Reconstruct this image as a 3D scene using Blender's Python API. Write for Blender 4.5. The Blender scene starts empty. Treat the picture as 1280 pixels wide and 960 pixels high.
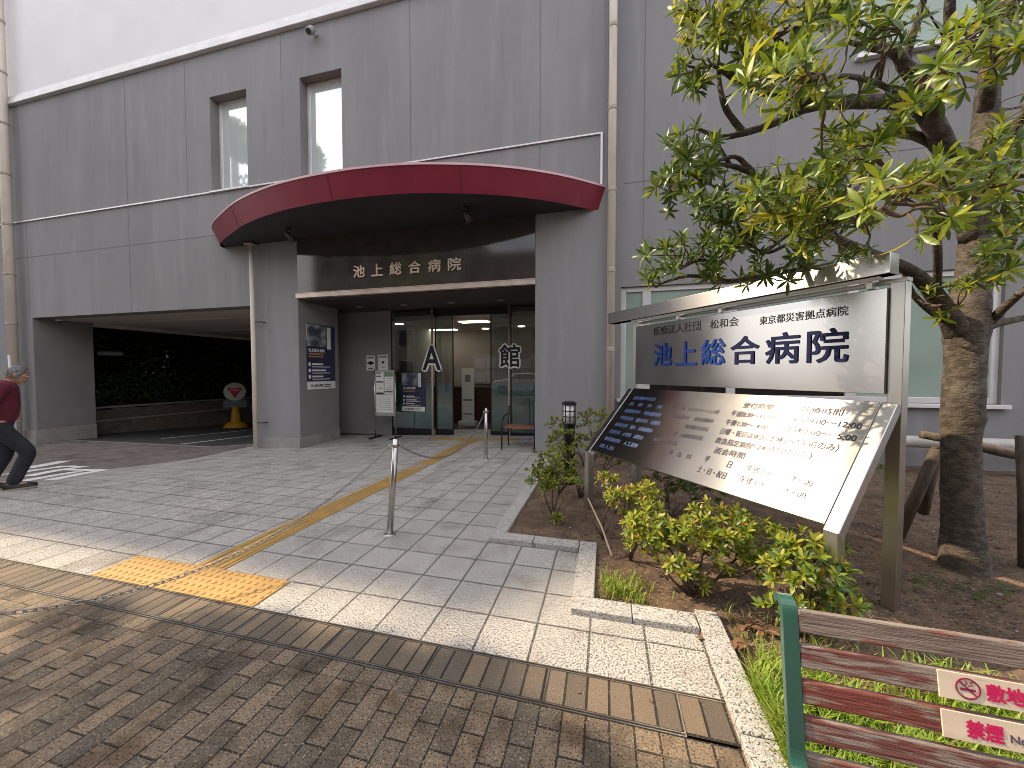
import bpy, bmesh, math, random
from mathutils import Vector, Matrix
import numpy as np
random.seed(7)
R = math.radians
scene = bpy.context.scene
COL = scene.collection

# ------------------------------------------------------------------ camera, sky, sun, exposure
YAW, PIT, CAMH, FPX = R(14.2), R(-1.86), 1.5, 462.0
cam_d = bpy.data.cameras.new("camera")
cam_d.sensor_width = 36.0
cam_d.lens = 36.0 * FPX / 1280.0
cam_d.clip_start, cam_d.clip_end = 0.05, 600
cam = bpy.data.objects.new("camera", cam_d)
COL.objects.link(cam)
cam.location = (0, 0, CAMH)
cam.rotation_euler = (R(90) + PIT, 0, YAW)
scene.camera = cam

SUN_EL, SUN_B = R(41.0), R(0.6)            # light travels towards +X, slightly +Y
world = bpy.data.worlds.new("World")
scene.world = world
world.use_nodes = True
wn = world.node_tree.nodes
sky = wn.new("ShaderNodeTexSky")
sky.sky_type = 'NISHITA'
sky.sun_disc = False
sky.sun_elevation = SUN_EL
sky.sun_rotation = R(269.4)
sky.air_density, sky.dust_density, sky.ozone_density = 1.0, 2.5, 1.0
wn["Background"].inputs["Strength"].default_value = 0.15
wl = world.node_tree.links                  # thin bright cloud over the clear sky
wtc = wn.new("ShaderNodeTexCoord"); wmp = wn.new("ShaderNodeMapping"); wmp.inputs["Scale"].default_value = (1, 1, 2.2)
wnz = wn.new("ShaderNodeTexNoise"); wnz.inputs["Scale"].default_value = 2.4; wnz.inputs["Detail"].default_value = 7
wmr = wn.new("ShaderNodeMapRange"); wmr.inputs[1].default_value = .30; wmr.inputs[2].default_value = .62; wmr.inputs[3].default_value = .25; wmr.inputs[4].default_value = .95
wmx = wn.new("ShaderNodeMix"); wmx.data_type = 'RGBA'; wmx.inputs[7].default_value = (7.95, 7.75, 7.85, 1)
wl.new(wtc.outputs["Generated"], wmp.inputs[0]); wl.new(wmp.outputs[0], wnz.inputs["Vector"]); wl.new(wnz.outputs[0], wmr.inputs[0])
wl.new(wmr.outputs[0], wmx.inputs[0]); wl.new(sky.outputs[0], wmx.inputs[6]); wl.new(wmx.outputs[2], wn["Background"].inputs["Color"])
sun_d = bpy.data.lights.new("sun", 'SUN')
sun_d.energy = 3.7
sun_d.angle = R(0.6)
sun_d.color = (1.0, 0.80, 0.54)
sun = bpy.data.objects.new("sun", sun_d)
COL.objects.link(sun)
SDIR = Vector((math.cos(SUN_EL) * math.cos(SUN_B), math.cos(SUN_EL) * math.sin(SUN_B), -math.sin(SUN_EL)))
sun.rotation_euler = SDIR.to_track_quat('-Z', 'Y').to_euler()
sun.location = (-20, -5, 30)
scene.view_settings.view_transform = 'Standard'
scene.view_settings.look = 'None'
scene.view_settings.exposure = 0.96
scene.view_settings.gamma = 1.0
scene.cycles.max_bounces = 8
scene.cycles.use_denoising = True
scene.cycles.filter_width = 0.9
scene.cycles.sample_clamp_indirect = 8

# ------------------------------------------------------------------ helpers
_f = Vector((-math.sin(YAW) * math.cos(PIT), math.cos(YAW) * math.cos(PIT), math.sin(PIT)))
_r = Vector((math.cos(YAW), math.sin(YAW), 0))
_u = _r.cross(_f)
def at(px, py, depth):
    """pixel of the photograph + distance along the view axis -> world point"""
    return Vector((0, 0, CAMH)) + (_f + _r * ((px - 640) / FPX) + _u * ((480 - py) / FPX)) * depth
def smooth(t):
    t = min(1.0, max(0.0, t)); return t * t * (3 - 2 * t)
_GX = [-400, -15.8, -10, -7.8, -6.5, -1.6, 400]
_GZ = [-.53, -.53, -.46, -.25, -.18, 0, 0]
def g(x, y):
    """height of the pavement"""
    z = smooth((y - 2.3) / 3.8) * float(np.interp(x, _GX, _GZ))
    if y > 7.5 and x < -7.9:
        z -= .06 * (min(y, 16) - 7.5) * smooth((-x - 7.9) / 2)
    return z

class MB:
    def __init__(s): s.v, s.f, s.m = [], [], []
    def add(s, vs, fs, mi=0):
        b = len(s.v); s.v += [tuple(v) for v in vs]
        s.f += [tuple(i + b for i in f) for f in fs]; s.m += [mi] * len(fs); return s
    def quad(s, a, b, c, d, mi=0): return s.add([a, b, c, d], [(0, 1, 2, 3)], mi)
    def hexa(s, p, mi=0):
        return s.add(p, [(0, 3, 2, 1), (4, 5, 6, 7), (0, 1, 5, 4), (1, 2, 6, 5), (2, 3, 7, 6), (3, 0, 4, 7)], mi)
    def box(s, x0, x1, y0, y1, z0, z1, mi=0):
        return s.hexa([(x0, y0, z0), (x1, y0, z0), (x1, y1, z0), (x0, y1, z0), (x0, y0, z1), (x1, y0, z1), (x1, y1, z1), (x0, y1, z1)], mi)
    def obox(s, o, a, b, c, mi=0):
        """box from corner o along vectors a, b, c"""
        o, a, b, c = Vector(o), Vector(a), Vector(b), Vector(c)
        return s.hexa([o, o + a, o + a + b, o + b, o + c, o + a + c, o + a + b + c, o + b + c], mi)
    def prism(s, poly, vec, mi=0):
        n = len(poly); vec = Vector(vec)
        vs = [Vector(p) for p in poly] + [Vector(p) + vec for p in poly]
        fs = [tuple(range(n))[::-1], tuple(range(n, 2 * n))] + [(i, (i + 1) % n, n + (i + 1) % n, n + i) for i in range(n)]
        return s.add(vs, fs, mi)
    def tube(s, pts, rad, seg=8, mi=0, cap=True, wob=0.0):
        pts = [Vector(p) for p in pts]
        if not hasattr(rad, '__len__'): rad = [rad] * len(pts)
        n = len(pts); vs, fs = [], []
        prev = None
        for i, p in enumerate(pts):
            t = (pts[min(i + 1, n - 1)] - pts[max(i - 1, 0)])
            t = t.normalized() if t.length > 1e-9 else Vector((0, 0, 1))
            if prev is None:
                a = t.orthogonal().normalized()
            else:
                a = prev - t * prev.dot(t)
                a = a.normalized() if a.length > 1e-6 else t.orthogonal().normalized()
            prev = a; b = t.cross(a)
            for k in range(seg):
                an = 2 * math.pi * k / seg
                rr = rad[i] * (1 + (random.uniform(-wob, wob) if wob else 0))
                vs.append(p + (a * math.cos(an) + b * math.sin(an)) * rr)
        for i in range(n - 1):
            for k in range(seg):
                fs.append((i * seg + k, i * seg + (k + 1) % seg, (i + 1) * seg + (k + 1) % seg, (i + 1) * seg + k))
        if cap:
            fs.append(tuple(range(seg))[::-1]); fs.append(tuple(range((n - 1) * seg, n * seg)))
        return s.add(vs, fs, mi)
    def lathe(s, prof, c, seg=20, mi=0):
        """prof: list of (radius, z) above c"""
        return s.tube([Vector(c) + Vector((0, 0, z)) for r, z in prof], [max(r, 1e-4) for r, z in prof], seg, mi)
    def ball(s, c, r, seg=12, mi=0):
        r = r if hasattr(r, '__len__') else (r, r, r)
        vs, fs = [], []; h = seg // 2
        for i in range(h + 1):
            th = math.pi * i / h
            for k in range(seg):
                ph = 2 * math.pi * k / seg
                vs.append((c[0] + r[0] * math.sin(th) * math.cos(ph), c[1] + r[1] * math.sin(th) * math.sin(ph), c[2] + r[2] * math.cos(th)))
        for i in range(h):
            for k in range(seg):
                fs.append((i * seg + k, (i + 1) * seg + k, (i + 1) * seg + (k + 1) % seg, i * seg + (k + 1) % seg))
        return s.add(vs, fs, mi)
    def build(s, name, mats, parent=None, smooth=False, bevel=0, bseg=2):
        me = bpy.data.meshes.new(name)
        me.from_pydata(s.v, [], s.f)
        mats = mats if isinstance(mats, (list, tuple)) else [mats]
        for m in mats: me.materials.append(m)
        if len(mats) > 1: me.polygons.foreach_set('material_index', s.m)
        if smooth: me.polygons.foreach_set('use_smooth', [True] * len(me.polygons))
        me.validate(); me.update()
        bm = bmesh.new(); bm.from_mesh(me)
        if smooth is True: bmesh.ops.remove_doubles(bm, verts=bm.verts, dist=1e-6)
        bmesh.ops.recalc_face_normals(bm, faces=bm.faces) if len(s.f) < 4000 and not getattr(s, 'raw', False) else None
        bm.to_mesh(me); bm.free()
        return link(name, me, parent, bevel, bseg)

def link(name, me, parent=None, bevel=0, bseg=2):
    o = bpy.data.objects.new(name, me)
    COL.objects.link(o)
    if parent is not None: attach(o, parent)
    if bevel:
        b = o.modifiers.new("bevel", 'BEVEL'); b.width = bevel; b.segments = bseg
        b.limit_method = 'ANGLE'; b.angle_limit = R(40); b.harden_normals = False
    return o
def origin_of(o):
    v = Vector((0, 0, 0))
    while o is not None:
        if o.type == 'EMPTY': v += o.location
        o = o.parent
    return v
def attach(o, parent):
    o.parent = parent
    if parent.type == 'EMPTY':
        o.matrix_parent_inverse = Matrix.Translation(-parent.location)
def tag(o, label=None, cat=None, group=None, kind=None):
    if label: o['label'] = label
    if cat: o['category'] = cat
    if group: o['group'] = group
    if kind: o['kind'] = kind
    return o
def thing(name, label, cat, loc, group=None):
    o = bpy.data.objects.new(name, None)
    o.location = loc; o.empty_display_size = .1
    COL.objects.link(o)
    return tag(o, label, cat, group)
def struct(o): return tag(o, kind='structure')
def copy_thing(o, dx, label=None):
    """copy an Empty-rooted thing with its parts and sub-parts, shifted by dx"""
    c = o.copy(); COL.objects.link(c); c.location = o.location + Vector(dx)
    if label: c['label'] = label
    for ch in list(o.children):
        d = ch.copy(); COL.objects.link(d); d.parent = c
        for gc in list(ch.children):
            e = gc.copy(); COL.objects.link(e); e.parent = d
    return c

# ------------------------------------------------------------------ materials
def mat(name, col, rough=.6, metal=0.0, col2=None, vs=4.0, vmap=(1, 1, 1), lo=.35, hi=.65, speck=None, bump=0.0, bs=60.0, bmap=(1, 1, 1), spec=.5, coat=0.0, emit=None, estr=0.0, detail=6.0, transl=0.0, dirt=None):
    m = bpy.data.materials.new(name); m.use_nodes = True
    nt = m.node_tree; N, L = nt.nodes, nt.links
    p = N["Principled BSDF"]
    p.inputs["Roughness"].default_value = rough; p.inputs["Metallic"].default_value = metal
    p.inputs["Specular IOR Level"].default_value = spec; p.inputs["Coat Weight"].default_value = coat
    p.inputs["Coat Roughness"].default_value = .06
    c4 = lambda c: (c[0], c[1], c[2], 1)
    p.inputs["Base Color"].default_value = c4(col)
    tc = N.new("ShaderNodeTexCoord")
    def noise(scale, mp, det):
        v = N.new("ShaderNodeMapping"); v.inputs["Scale"].default_value = mp
        L.new(tc.outputs["Object"], v.inputs["Vector"])
        n = N.new("ShaderNodeTexNoise"); n.inputs["Scale"].default_value = scale; n.inputs["Detail"].default_value = det
        L.new(v.outputs[0], n.inputs["Vector"]); return n
    def ramp(src, a, b):
        r = N.new("ShaderNodeMapRange"); r.inputs[1].default_value = a; r.inputs[2].default_value = b
        L.new(src, r.inputs[0]); return r.outputs[0]
    def mix(fac, a, b):
        x = N.new("ShaderNodeMix"); x.data_type = 'RGBA'; L.new(fac, x.inputs[0])
        for sock, val in ((x.inputs[6], a), (x.inputs[7], b)):
            if isinstance(val, tuple): sock.default_value = c4(val)
            else: L.new(val, sock)
        return x.outputs[2]
    cur = None
    if col2: cur = mix(ramp(noise(vs, vmap, detail).outputs[0], lo, hi), tuple(col), tuple(col2))
    for dl in ([] if not dirt else dirt if isinstance(dirt, list) else [dirt]):
        cur = mix(ramp(noise(dl[1], dl[2], 5).outputs[0], dl[3], dl[4]), cur if cur else tuple(col), tuple(dl[0]))
    if speck:
        for sc, ss, a, b in speck:
            cur = mix(ramp(noise(ss, (1, 1, 1), 2).outputs[0], a, b), cur if cur else tuple(col), tuple(sc))
    if cur: L.new(cur, p.inputs["Base Color"])
    if bump:
        b = N.new("ShaderNodeBump"); b.inputs["Strength"].default_value = bump; b.inputs["Distance"].default_value = .01
        L.new(noise(bs, bmap, 6).outputs[0], b.inputs["Height"]); L.new(b.outputs[0], p.inputs["Normal"])
    if emit:
        p.inputs["Emission Color"].default_value = c4(emit); p.inputs["Emission Strength"].default_value = estr
    if transl:
        t = N.new("ShaderNodeBsdfTranslucent"); ms = N.new("ShaderNodeMixShader"); ms.inputs[0].default_value = transl
        t.inputs[0].default_value = (col[0] * 1.5, col[1] * 1.3, col[2] * .6, 1)
        L.new(p.outputs[0], ms.inputs[1]); L.new(t.outputs[0], ms.inputs[2]); L.new(ms.outputs[0], N["Material Output"].inputs[0])
    return m

def tile_mat(name, c1, c2, mortar, w, h, off, x0, y0, ms=.004, swap=False, rough=.8, specks=(), bias=0.0, bump=.6, stain=None):
    m = bpy.data.materials.new(name); m.use_nodes = True
    nt = m.node_tree; N, L = nt.nodes, nt.links
    p = N["Principled BSDF"]; p.inputs["Roughness"].default_value = rough
    p.inputs["Specular IOR Level"].default_value = .35
    tc = N.new("ShaderNodeTexCoord"); sep = N.new("ShaderNodeSeparateXYZ"); L.new(tc.outputs["Object"], sep.inputs[0])
    cb = N.new("ShaderNodeCombineXYZ")
    def sub(o, k):
        s = N.new("ShaderNodeMath"); s.operation = 'SUBTRACT'; L.new(o, s.inputs[0]); s.inputs[1].default_value = k; return s.outputs[0]
    sx, sy = sub(sep.outputs[0], x0), sub(sep.outputs[1], y0)
    L.new(sy if swap else sx, cb.inputs[0]); L.new(sx if swap else sy, cb.inputs[1])
    # slight wobble so that joints are not ruler-straight
    nz = N.new("ShaderNodeTexNoise"); nz.inputs["Scale"].default_value = 9; L.new(tc.outputs["Object"], nz.inputs["Vector"])
    wv = N.new("ShaderNodeVectorMath"); wv.operation = 'MULTIPLY_ADD'; L.new(nz.outputs["Color"], wv.inputs[0])
    wv.inputs[1].default_value = (.004, .004, 0); L.new(cb.outputs[0], wv.inputs[2])
    b = N.new("ShaderNodeTexBrick"); b.offset = off; b.squash = 1.0
    b.inputs["Scale"].default_value = 1; b.inputs["Mortar Size"].default_value = ms; b.inputs["Mortar Smooth"].default_value = .15
    b.inputs["Brick Width"].default_value = w; b.inputs["Row Height"].default_value = h; b.inputs["Bias"].default_value = bias
    b.inputs["Color1"].default_value = (*c1, 1); b.inputs["Color2"].default_value = (*c2, 1); b.inputs["Mortar"].default_value = (*mortar, 1)
    L.new(wv.outputs[0], b.inputs["Vector"])
    cur = b.outputs["Color"]
    for sc, ss, a, bb, mode in specks:
        n = N.new("ShaderNodeTexNoise"); n.inputs["Scale"].default_value = ss; n.inputs["Detail"].default_value = 3; n.inputs["Roughness"].default_value = .65
        L.new(tc.outputs["Object"], n.inputs["Vector"])
        r = N.new("ShaderNodeMapRange"); r.inputs[1].default_value = a; r.inputs[2].default_value = bb; L.new(n.outputs[0], r.inputs[0])
        x = N.new("ShaderNodeMix"); x.data_type = 'RGBA'; x.blend_type = mode; L.new(r.outputs[0], x.inputs[0])
        L.new(cur, x.inputs[6]); x.inputs[7].default_value = (*sc, 1); cur = x.outputs[2]
    L.new(cur, p.inputs["Base Color"])
    n2 = N.new("ShaderNodeTexNoise"); n2.inputs["Scale"].default_value = 160; L.new(tc.outputs["Object"], n2.inputs["Vector"])
    mm = N.new("ShaderNodeMath"); mm.operation = 'MULTIPLY_ADD'; L.new(b.outputs["Fac"], mm.inputs[0]); mm.inputs[1].default_value = -1.2
    ml = N.new("ShaderNodeMath"); ml.operation = 'MULTIPLY'; L.new(n2.outputs[0], ml.inputs[0]); ml.inputs[1].default_value = .7
    L.new(ml.outputs[0], mm.inputs[2])
    bp = N.new("ShaderNodeBump"); bp.inputs["Strength"].default_value = bump; bp.inputs["Distance"].default_value = .006
    L.new(mm.outputs[0], bp.inputs["Height"]); L.new(bp.outputs[0], p.inputs["Normal"])
    return m

def steel(name, tangent=None, rough=.3, base=(.56, .55, .53), aniso=.75):
    m = bpy.data.materials.new(name); m.use_nodes = True
    nt = m.node_tree; N, L = nt.nodes, nt.links; p = N["Principled BSDF"]
    p.inputs["Metallic"].default_value = 1; p.inputs["Roughness"].default_value = rough
    tc = N.new("ShaderNodeTexCoord")
    n = N.new("ShaderNodeTexNoise"); n.inputs["Scale"].default_value = 2.2; n.inputs["Detail"].default_value = 5
    L.new(tc.outputs["Object"], n.inputs["Vector"])
    r = N.new("ShaderNodeMapRange"); r.inputs[3].default_value = rough - .05; r.inputs[4].default_value = rough + .09
    L.new(n.outputs[0], r.inputs[0]); L.new(r.outputs[0], p.inputs["Roughness"])
    x = N.new("ShaderNodeMix"); x.data_type = 'RGBA'; L.new(n.outputs[0], x.inputs[0])
    x.inputs[6].default_value = (*[c * .86 for c in base], 1); x.inputs[7].default_value = (*[c * 1.06 for c in base], 1)
    L.new(x.outputs[2], p.inputs["Base Color"])
    if tangent is not None:
        p.inputs["Anisotropic"].default_value = aniso
        cx = N.new("ShaderNodeCombineXYZ")
        for i in range(3): cx.inputs[i].default_value = tangent[i]
        L.new(cx.outputs[0], p.inputs["Tangent"])
    return m

def glass_mat(name, tint=(.85, .92, .9), refl=1.0):
    m = bpy.data.materials.new(name); m.use_nodes = True
    nt = m.node_tree; N, L = nt.nodes, nt.links
    N.remove(N["Principled BSDF"])
    t = N.new("ShaderNodeBsdfTransparent"); t.inputs[0].default_value = (*tint, 1)
    gl = N.new("ShaderNodeBsdfGlossy"); gl.inputs["Roughness"].default_value = .01
    fr = N.new("ShaderNodeFresnel"); fr.inputs[0].default_value = 1.5
    mu = N.new("ShaderNodeMath"); mu.operation = 'MULTIPLY'; mu.inputs[1].default_value = refl; mu.use_clamp = True
    ms = N.new("ShaderNodeMixShader")
    L.new(fr.outputs[0], mu.inputs[0]); L.new(mu.outputs[0], ms.inputs[0]); L.new(t.outputs[0], ms.inputs[1]); L.new(gl.outputs[0], ms.inputs[2])
    L.new(ms.outputs[0], N["Material Output"].inputs[0])
    return m

GREY = mat("grey_painted_wall", (.252, .249, .252), .85, col2=(.212, .209, .212), vs=1.1, vmap=(1, 1, .3), lo=.3, hi=.7, dirt=[((.272, .270, .272), 3.4, (1.6, 1.6, .14), .52, .82), ((.18, .178, .182), 5.0, (1.8, 1.8, .10), .62, .88), ((.285, .283, .284), 26, (1, 1, .5), .64, .82)], bump=.25, bs=38)
GREYJ = mat("grey_joint", (.165, .164, .167), .9)
WHITEW = mat("white_wall", (.76, .75, .755), .8, col2=(.71, .70, .705), vs=.8, bump=.05, bs=60)
PALEMET = mat("pale_metal_trim", (.72, .71, .72), .35, .2, col2=(.62, .6, .6), vs=3)
PIPE = mat("cream_pipe_plastic", (.70, .61, .52), .45, col2=(.6, .52, .44), vs=3, vmap=(1, 1, .4), dirt=((.4, .34, .28), 6, (2, 2, .3), .6, .8))
PIPEB = mat("pipe_collar", (.36, .31, .26), .5)
RED = mat("burgundy_metal", (.20, .012, .031), .5, col2=(.165, .010, .026), vs=1.2, spec=.35, dirt=((.225, .024, .045), 5, (1, 1, .3), .58, .8))
REDEDGE = mat("pale_pink_edge_highlight", (.62, .40, .42), .4, col2=(.5, .3, .32), vs=2)  # bright light along the canopy's top edge, put into the colour
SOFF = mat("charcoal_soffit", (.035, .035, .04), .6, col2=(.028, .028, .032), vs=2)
GRANITE_D = mat("polished_brown_granite", (.052, .043, .038), .08, col2=(.036, .03, .028), vs=3, speck=[((.10, .085, .075), 190, .60, .68), ((.014, .012, .012), 150, .60, .68)], coat=.3)
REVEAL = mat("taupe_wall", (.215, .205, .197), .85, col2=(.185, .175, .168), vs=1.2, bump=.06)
PLINTH = mat("plinth_stone", (.30, .28, .26), .85, col2=(.22, .21, .19), vs=3, speck=[((.38, .36, .33), 90, .58, .66)], bump=.2)
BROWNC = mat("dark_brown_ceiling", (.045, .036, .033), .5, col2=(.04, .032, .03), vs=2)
FRAMEW = mat("aluminium_window_frame", (.66, .63, .63), .35, .25, col2=(.56, .54, .53), vs=3)
WINREV = mat("dark_window_reveal", (.17, .155, .145), .85, col2=(.145, .135, .125), vs=2)  # wing window reveals, browner and darker than the wall
PANE = mat("pane_curtain_and_sky_tint", (.60, .66, .66), .03, col2=(.68, .73, .72), vs=3, vmap=(3, 1, .2), spec=1.0, coat=1.0)  # pale base carries curtain colour and a painted sky reflection
PANE.node_tree.nodes["Principled BSDF"].inputs["IOR"].default_value = 2.3
PANEG = mat("pale_green_frosted_pane", (.30, .385, .325), .12, col2=(.26, .335, .285), vs=1.5, spec=.5, coat=.35)
DARKPANE = mat("dark_lower_pane", (.012, .011, .010), .06, spec=.6, coat=.4)
GLASS = glass_mat("clear_door_glass", (.78, .83, .82), 1.7)
TEAL = mat("teal_frosted_film", (.34, .48, .49), .25, col2=(.28, .41, .43), vs=3, coat=.6)
BLACKR = mat("black_rubber", (.012, .012, .013), .6)
STEEL = steel("stainless_steel", None, .26)
STEELP = steel("polished_post_steel", (0, 0, 1), .22, (.52, .50, .48), .5)
STEELW = mat("warm_brushed_bar", (.66, .55, .48), .28, .35, col2=(.54, .43, .36), vs=4)
GOLDL = mat("pale_gold_letter", (.72, .55, .45), .28, .85)
BLUEL = mat("blue_letter_enamel", (.008, .04, .22), .5, spec=.2)
NAVYL = mat("navy_letter_enamel", (.006, .010, .055), .5, spec=.2)
GREYL = mat("violet_grey_engraving", (.055, .05, .075), .7, spec=.15)
PALEBL = mat("pale_blue_engraving", (.10, .15, .30), .7, spec=.15)
DARKL = mat("black_letter", (.008, .008, .01), .4)
WHITEL = mat("white_letter", (.78, .77, .76), .5)
WHITEP = mat("white_paper", (.72, .70, .67), .7, col2=(.66, .64, .6), vs=6)
NAVYP = mat("navy_poster_print", (.022, .026, .062), .35, col2=(.03, .034, .075), vs=2)
GREYP = mat("grey_print", (.22, .22, .22), .6)
ORANGEP = mat("orange_print", (.42, .19, .05), .6)
GREENP = mat("green_print", (.14, .24, .10), .6)
BLUEP = mat("blue_print", (.06, .10, .22), .5)
MAGENTA = mat("magenta_print", (.62, .012, .11), .5)
CREAMB = mat("cream_notice_board", (.70, .60, .47), .5, col2=(.62, .52, .40), vs=5, vmap=(1, 4, 4), dirt=((.48, .38, .28), 16, (1, 3, 3), .64, .75))
BOARD = mat("grey_board_sheet", (.34, .33, .30), .5, col2=(.30, .29, .265), vs=2)

GT = [((.045, .044, .045), 95, .54, .60, 'MIX'), ((.62, .60, .56), 120, .57, .64, 'MIX'), ((.20, .19, .18), 3.0, .52, .75, 'MULTIPLY')]
TILE = tile_mat("granite_tile", (.47, .44, .405), (.39, .372, .348), (.042, .04, .038), .305, .31, 0, -.075, 1.825, .0075, specks=[((.085, .08, .076), 92, .49, .57, 'MIX'), ((.62, .59, .55), 120, .55, .62, 'MIX'), ((.55, .54, .52), 2.2, .5, .8, 'MULTIPLY')])
BRICK = tile_mat("brown_brick_paver", (.245, .178, .118), (.095, .080, .064), (.022, .019, .016), .2, .1, .5, .03, .10, .0042, swap=True, specks=[((.04, .034, .028), 110, .52, .62, 'MIX'), ((.36, .28, .19), 95, .58, .66, 'MIX'), ((.5, .46, .42), 4.5, .46, .66, 'MULTIPLY'), ((1.5, 1.4, 1.3), 13, .60, .72, 'MULTIPLY')], bias=-.1, bump=.8)
BRICKH = tile_mat("brown_brick_header", (.235, .172, .115), (.12, .098, .075), (.022, .019, .016), .1, .1, 0, .03, 1.5, .0042, specks=[((.04, .034, .028), 110, .52, .62, 'MIX'), ((.36, .28, .19), 95, .58, .66, 'MIX'), ((.5, .46, .42), 4.5, .46, .66, 'MULTIPLY'), ((1.5, 1.4, 1.3), 13, .60, .72, 'MULTIPLY')], bump=.8)
BRICKT = tile_mat("tray_brick_paver", (.195, .145, .10), (.105, .087, .068), (.02, .017, .014), .2, .1, .0, .03, 1.62, .006, swap=True, specks=[((.05, .042, .034), 150, .55, .66, 'MIX'), ((.36, .28, .19), 120, .60, .70, 'MIX')], bump=.8)
DRIVEP = tile_mat("reddish_driveway_paver", (.235, .195, .175), (.15, .13, .122), (.06, .052, .048), .2, .1, .5, 0, 0, .003, specks=[((.08, .07, .066), 60, .55, .66, 'MIX'), ((.6, .58, .56), 2.0, .5, .7, 'MULTIPLY')])
ASPH = mat("asphalt", (.045, .045, .047), .9, col2=(.06, .06, .06), vs=3, speck=[((.11, .11, .11), 140, .6, .7)], bump=.5, bs=120)
CONC = mat("concrete_strip", (.30, .28, .255), .85, col2=(.22, .21, .19), vs=3, bump=.2)
KERB = mat("granite_kerb", (.43, .41, .385), .8, col2=(.36, .345, .325), vs=4, speck=[((.07, .068, .066), 105, .53, .60), ((.62, .6, .56), 130, .56, .63)], bump=.35, bs=140)
SOIL = mat("brown_garden_soil", (.155, .098, .06), .95, col2=(.07, .045, .03), vs=7, speck=[((.23, .16, .105), 60, .58, .68), ((.03, .02, .015), 45, .58, .66)], bump=1.0, bs=45)
YEL = mat("yellow_tactile_tile", (.46, .27, .085), .6, col2=(.36, .215, .07), vs=5, speck=[((.25, .15, .06), 90, .62, .72)], bump=.15)
YELW = mat("worn_yellow_guide_tile", (.43, .26, .07), .65, col2=(.33, .21, .07), vs=5, speck=[((.15, .10, .05), 90, .6, .7)], bump=.15)
DRAINM = mat("weathered_drain_steel", (.25, .235, .215), .4, .6, col2=(.14, .12, .10), vs=6)
SLOT = mat("drain_slot_gap", (.008, .008, .008), .9)
PAINTW = mat("white_road_paint", (.72, .72, .70), .7, col2=(.56, .55, .53), vs=14, lo=.45, hi=.75)

BARK = mat("grey_brown_bark", (.105, .083, .066), .9, col2=(.050, .039, .031), vs=17, vmap=(1, 1, 1.7), lo=.4, hi=.6, dirt=[((.135, .118, .10), 7, (1, 1, 1.3), .54, .70), ((.045, .035, .03), 26, (1, 1, 2.4), .56, .66)], bump=1.0, bs=48, bmap=(1, 1, 2.0))
TWIG = mat("brown_twig", (.13, .085, .058), .85, col2=(.08, .052, .038), vs=20)
LOG = mat("support_log", (.17, .13, .10), .9, col2=(.09, .07, .055), vs=6, vmap=(3, 3, 1), bump=.6, bs=40)
LF1 = mat("leaf_fresh_green", (.20, .275, .034), .36, transl=.42, col2=(.15, .225, .028), vs=14)
LF2 = mat("leaf_deep_green", (.080, .135, .030), .34, transl=.28, col2=(.055, .10, .024), vs=14)
LF3 = mat("leaf_yellow_green", (.38, .38, .05), .42, transl=.40, col2=(.27, .31, .036), vs=14)
LF4 = mat("leaf_turning_orange", (.42, .235, .045), .5, transl=.25, col2=(.34, .16, .03), vs=14)
LFB = mat("dry_brown_leaf", (.20, .095, .05), .7, col2=(.13, .06, .035), vs=20)
HEDGE = mat("hedge_leaf", (.065, .10, .032), .5, transl=.15, col2=(.022, .042, .012), vs=6)
GRASSM = mat("grass_blade", (.19, .31, .03), .5, transl=.35, col2=(.28, .37, .05), vs=8)
GRASSD = mat("dry_grass_blade", (.30, .26, .09), .6, transl=.25)

SLATR = mat("flaking_red_slat", (.165, .042, .032), .7, col2=(.21, .155, .125), vs=9, vmap=(.9, 5, 5), lo=.53, hi=.60, dirt=((.085, .03, .025), 14, (.5, 6, 6), .56, .72), bump=.5, bs=30, bmap=(.3, 5, 5))
SLATG = mat("grey_weathered_slat", (.25, .205, .175), .8, col2=(.145, .105, .09), vs=9, vmap=(.5, 6, 6), dirt=((.17, .06, .045), 8, (.9, 4, 4), .57, .66), bump=.6, bs=30, bmap=(.3, 5, 5))
SLATM = mat("half_flaked_slat", (.15, .05, .04), .75, col2=(.235, .19, .165), vs=8, vmap=(.9, 6, 6), lo=.44, hi=.54, dirt=((.075, .03, .025), 14, (.5, 6, 6), .56, .72), bump=.5, bs=30, bmap=(.3, 5, 5))
GREENI = mat("green_painted_iron", (.022, .085, .065), .32, col2=(.03, .10, .078), vs=6, coat=.3)
BLACKI = mat("black_iron", (.012, .012, .014), .4, .3)
SLAT2 = mat("orange_brown_slat", (.27, .10, .045), .5, col2=(.2, .07, .03), vs=5, vmap=(1, 6, 1))
LAMPW = mat("white_lamp_diffuser", (.75, .74, .74), .4)
BLACKM = mat("black_bollard_paint", (.012, .012, .014), .32)
WHITEPL = mat("white_plastic", (.6, .6, .6), .4)
SMOKE = mat("smoked_dome", (.02, .02, .022), .1, coat=.5)
LIGHT = mat("lit_ceiling_panel", (.9, .9, .85), .5, emit=(1, .93, .8), estr=4.5)
INWALL = mat("lobby_beige_wall", (.36, .32, .265), .8, col2=(.32, .285, .24), vs=1)
INFLOOR = mat("lobby_floor", (.10, .075, .06), .25, col2=(.08, .06, .05), vs=2)
INCEIL = mat("lobby_ceiling", (.60, .57, .52), .8)
WOODB = mat("dark_brown_counter", (.075, .034, .022), .35, col2=(.055, .025, .016), vs=4, vmap=(1, 1, 5))
SOFFL = mat("beige_passage_ceiling", (.56, .51, .46), .7, col2=(.5, .455, .41), vs=1)
CONEY = mat("yellow_plastic_base", (.60, .30, .02), .45)
SIGNR = mat("red_sign_paint", (.55, .03, .025), .45)
STRIPE = mat("low_block_wall", (.16, .13, .10), .9, col2=(.105, .085, .068), vs=5, bump=.5, bs=30)
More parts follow.
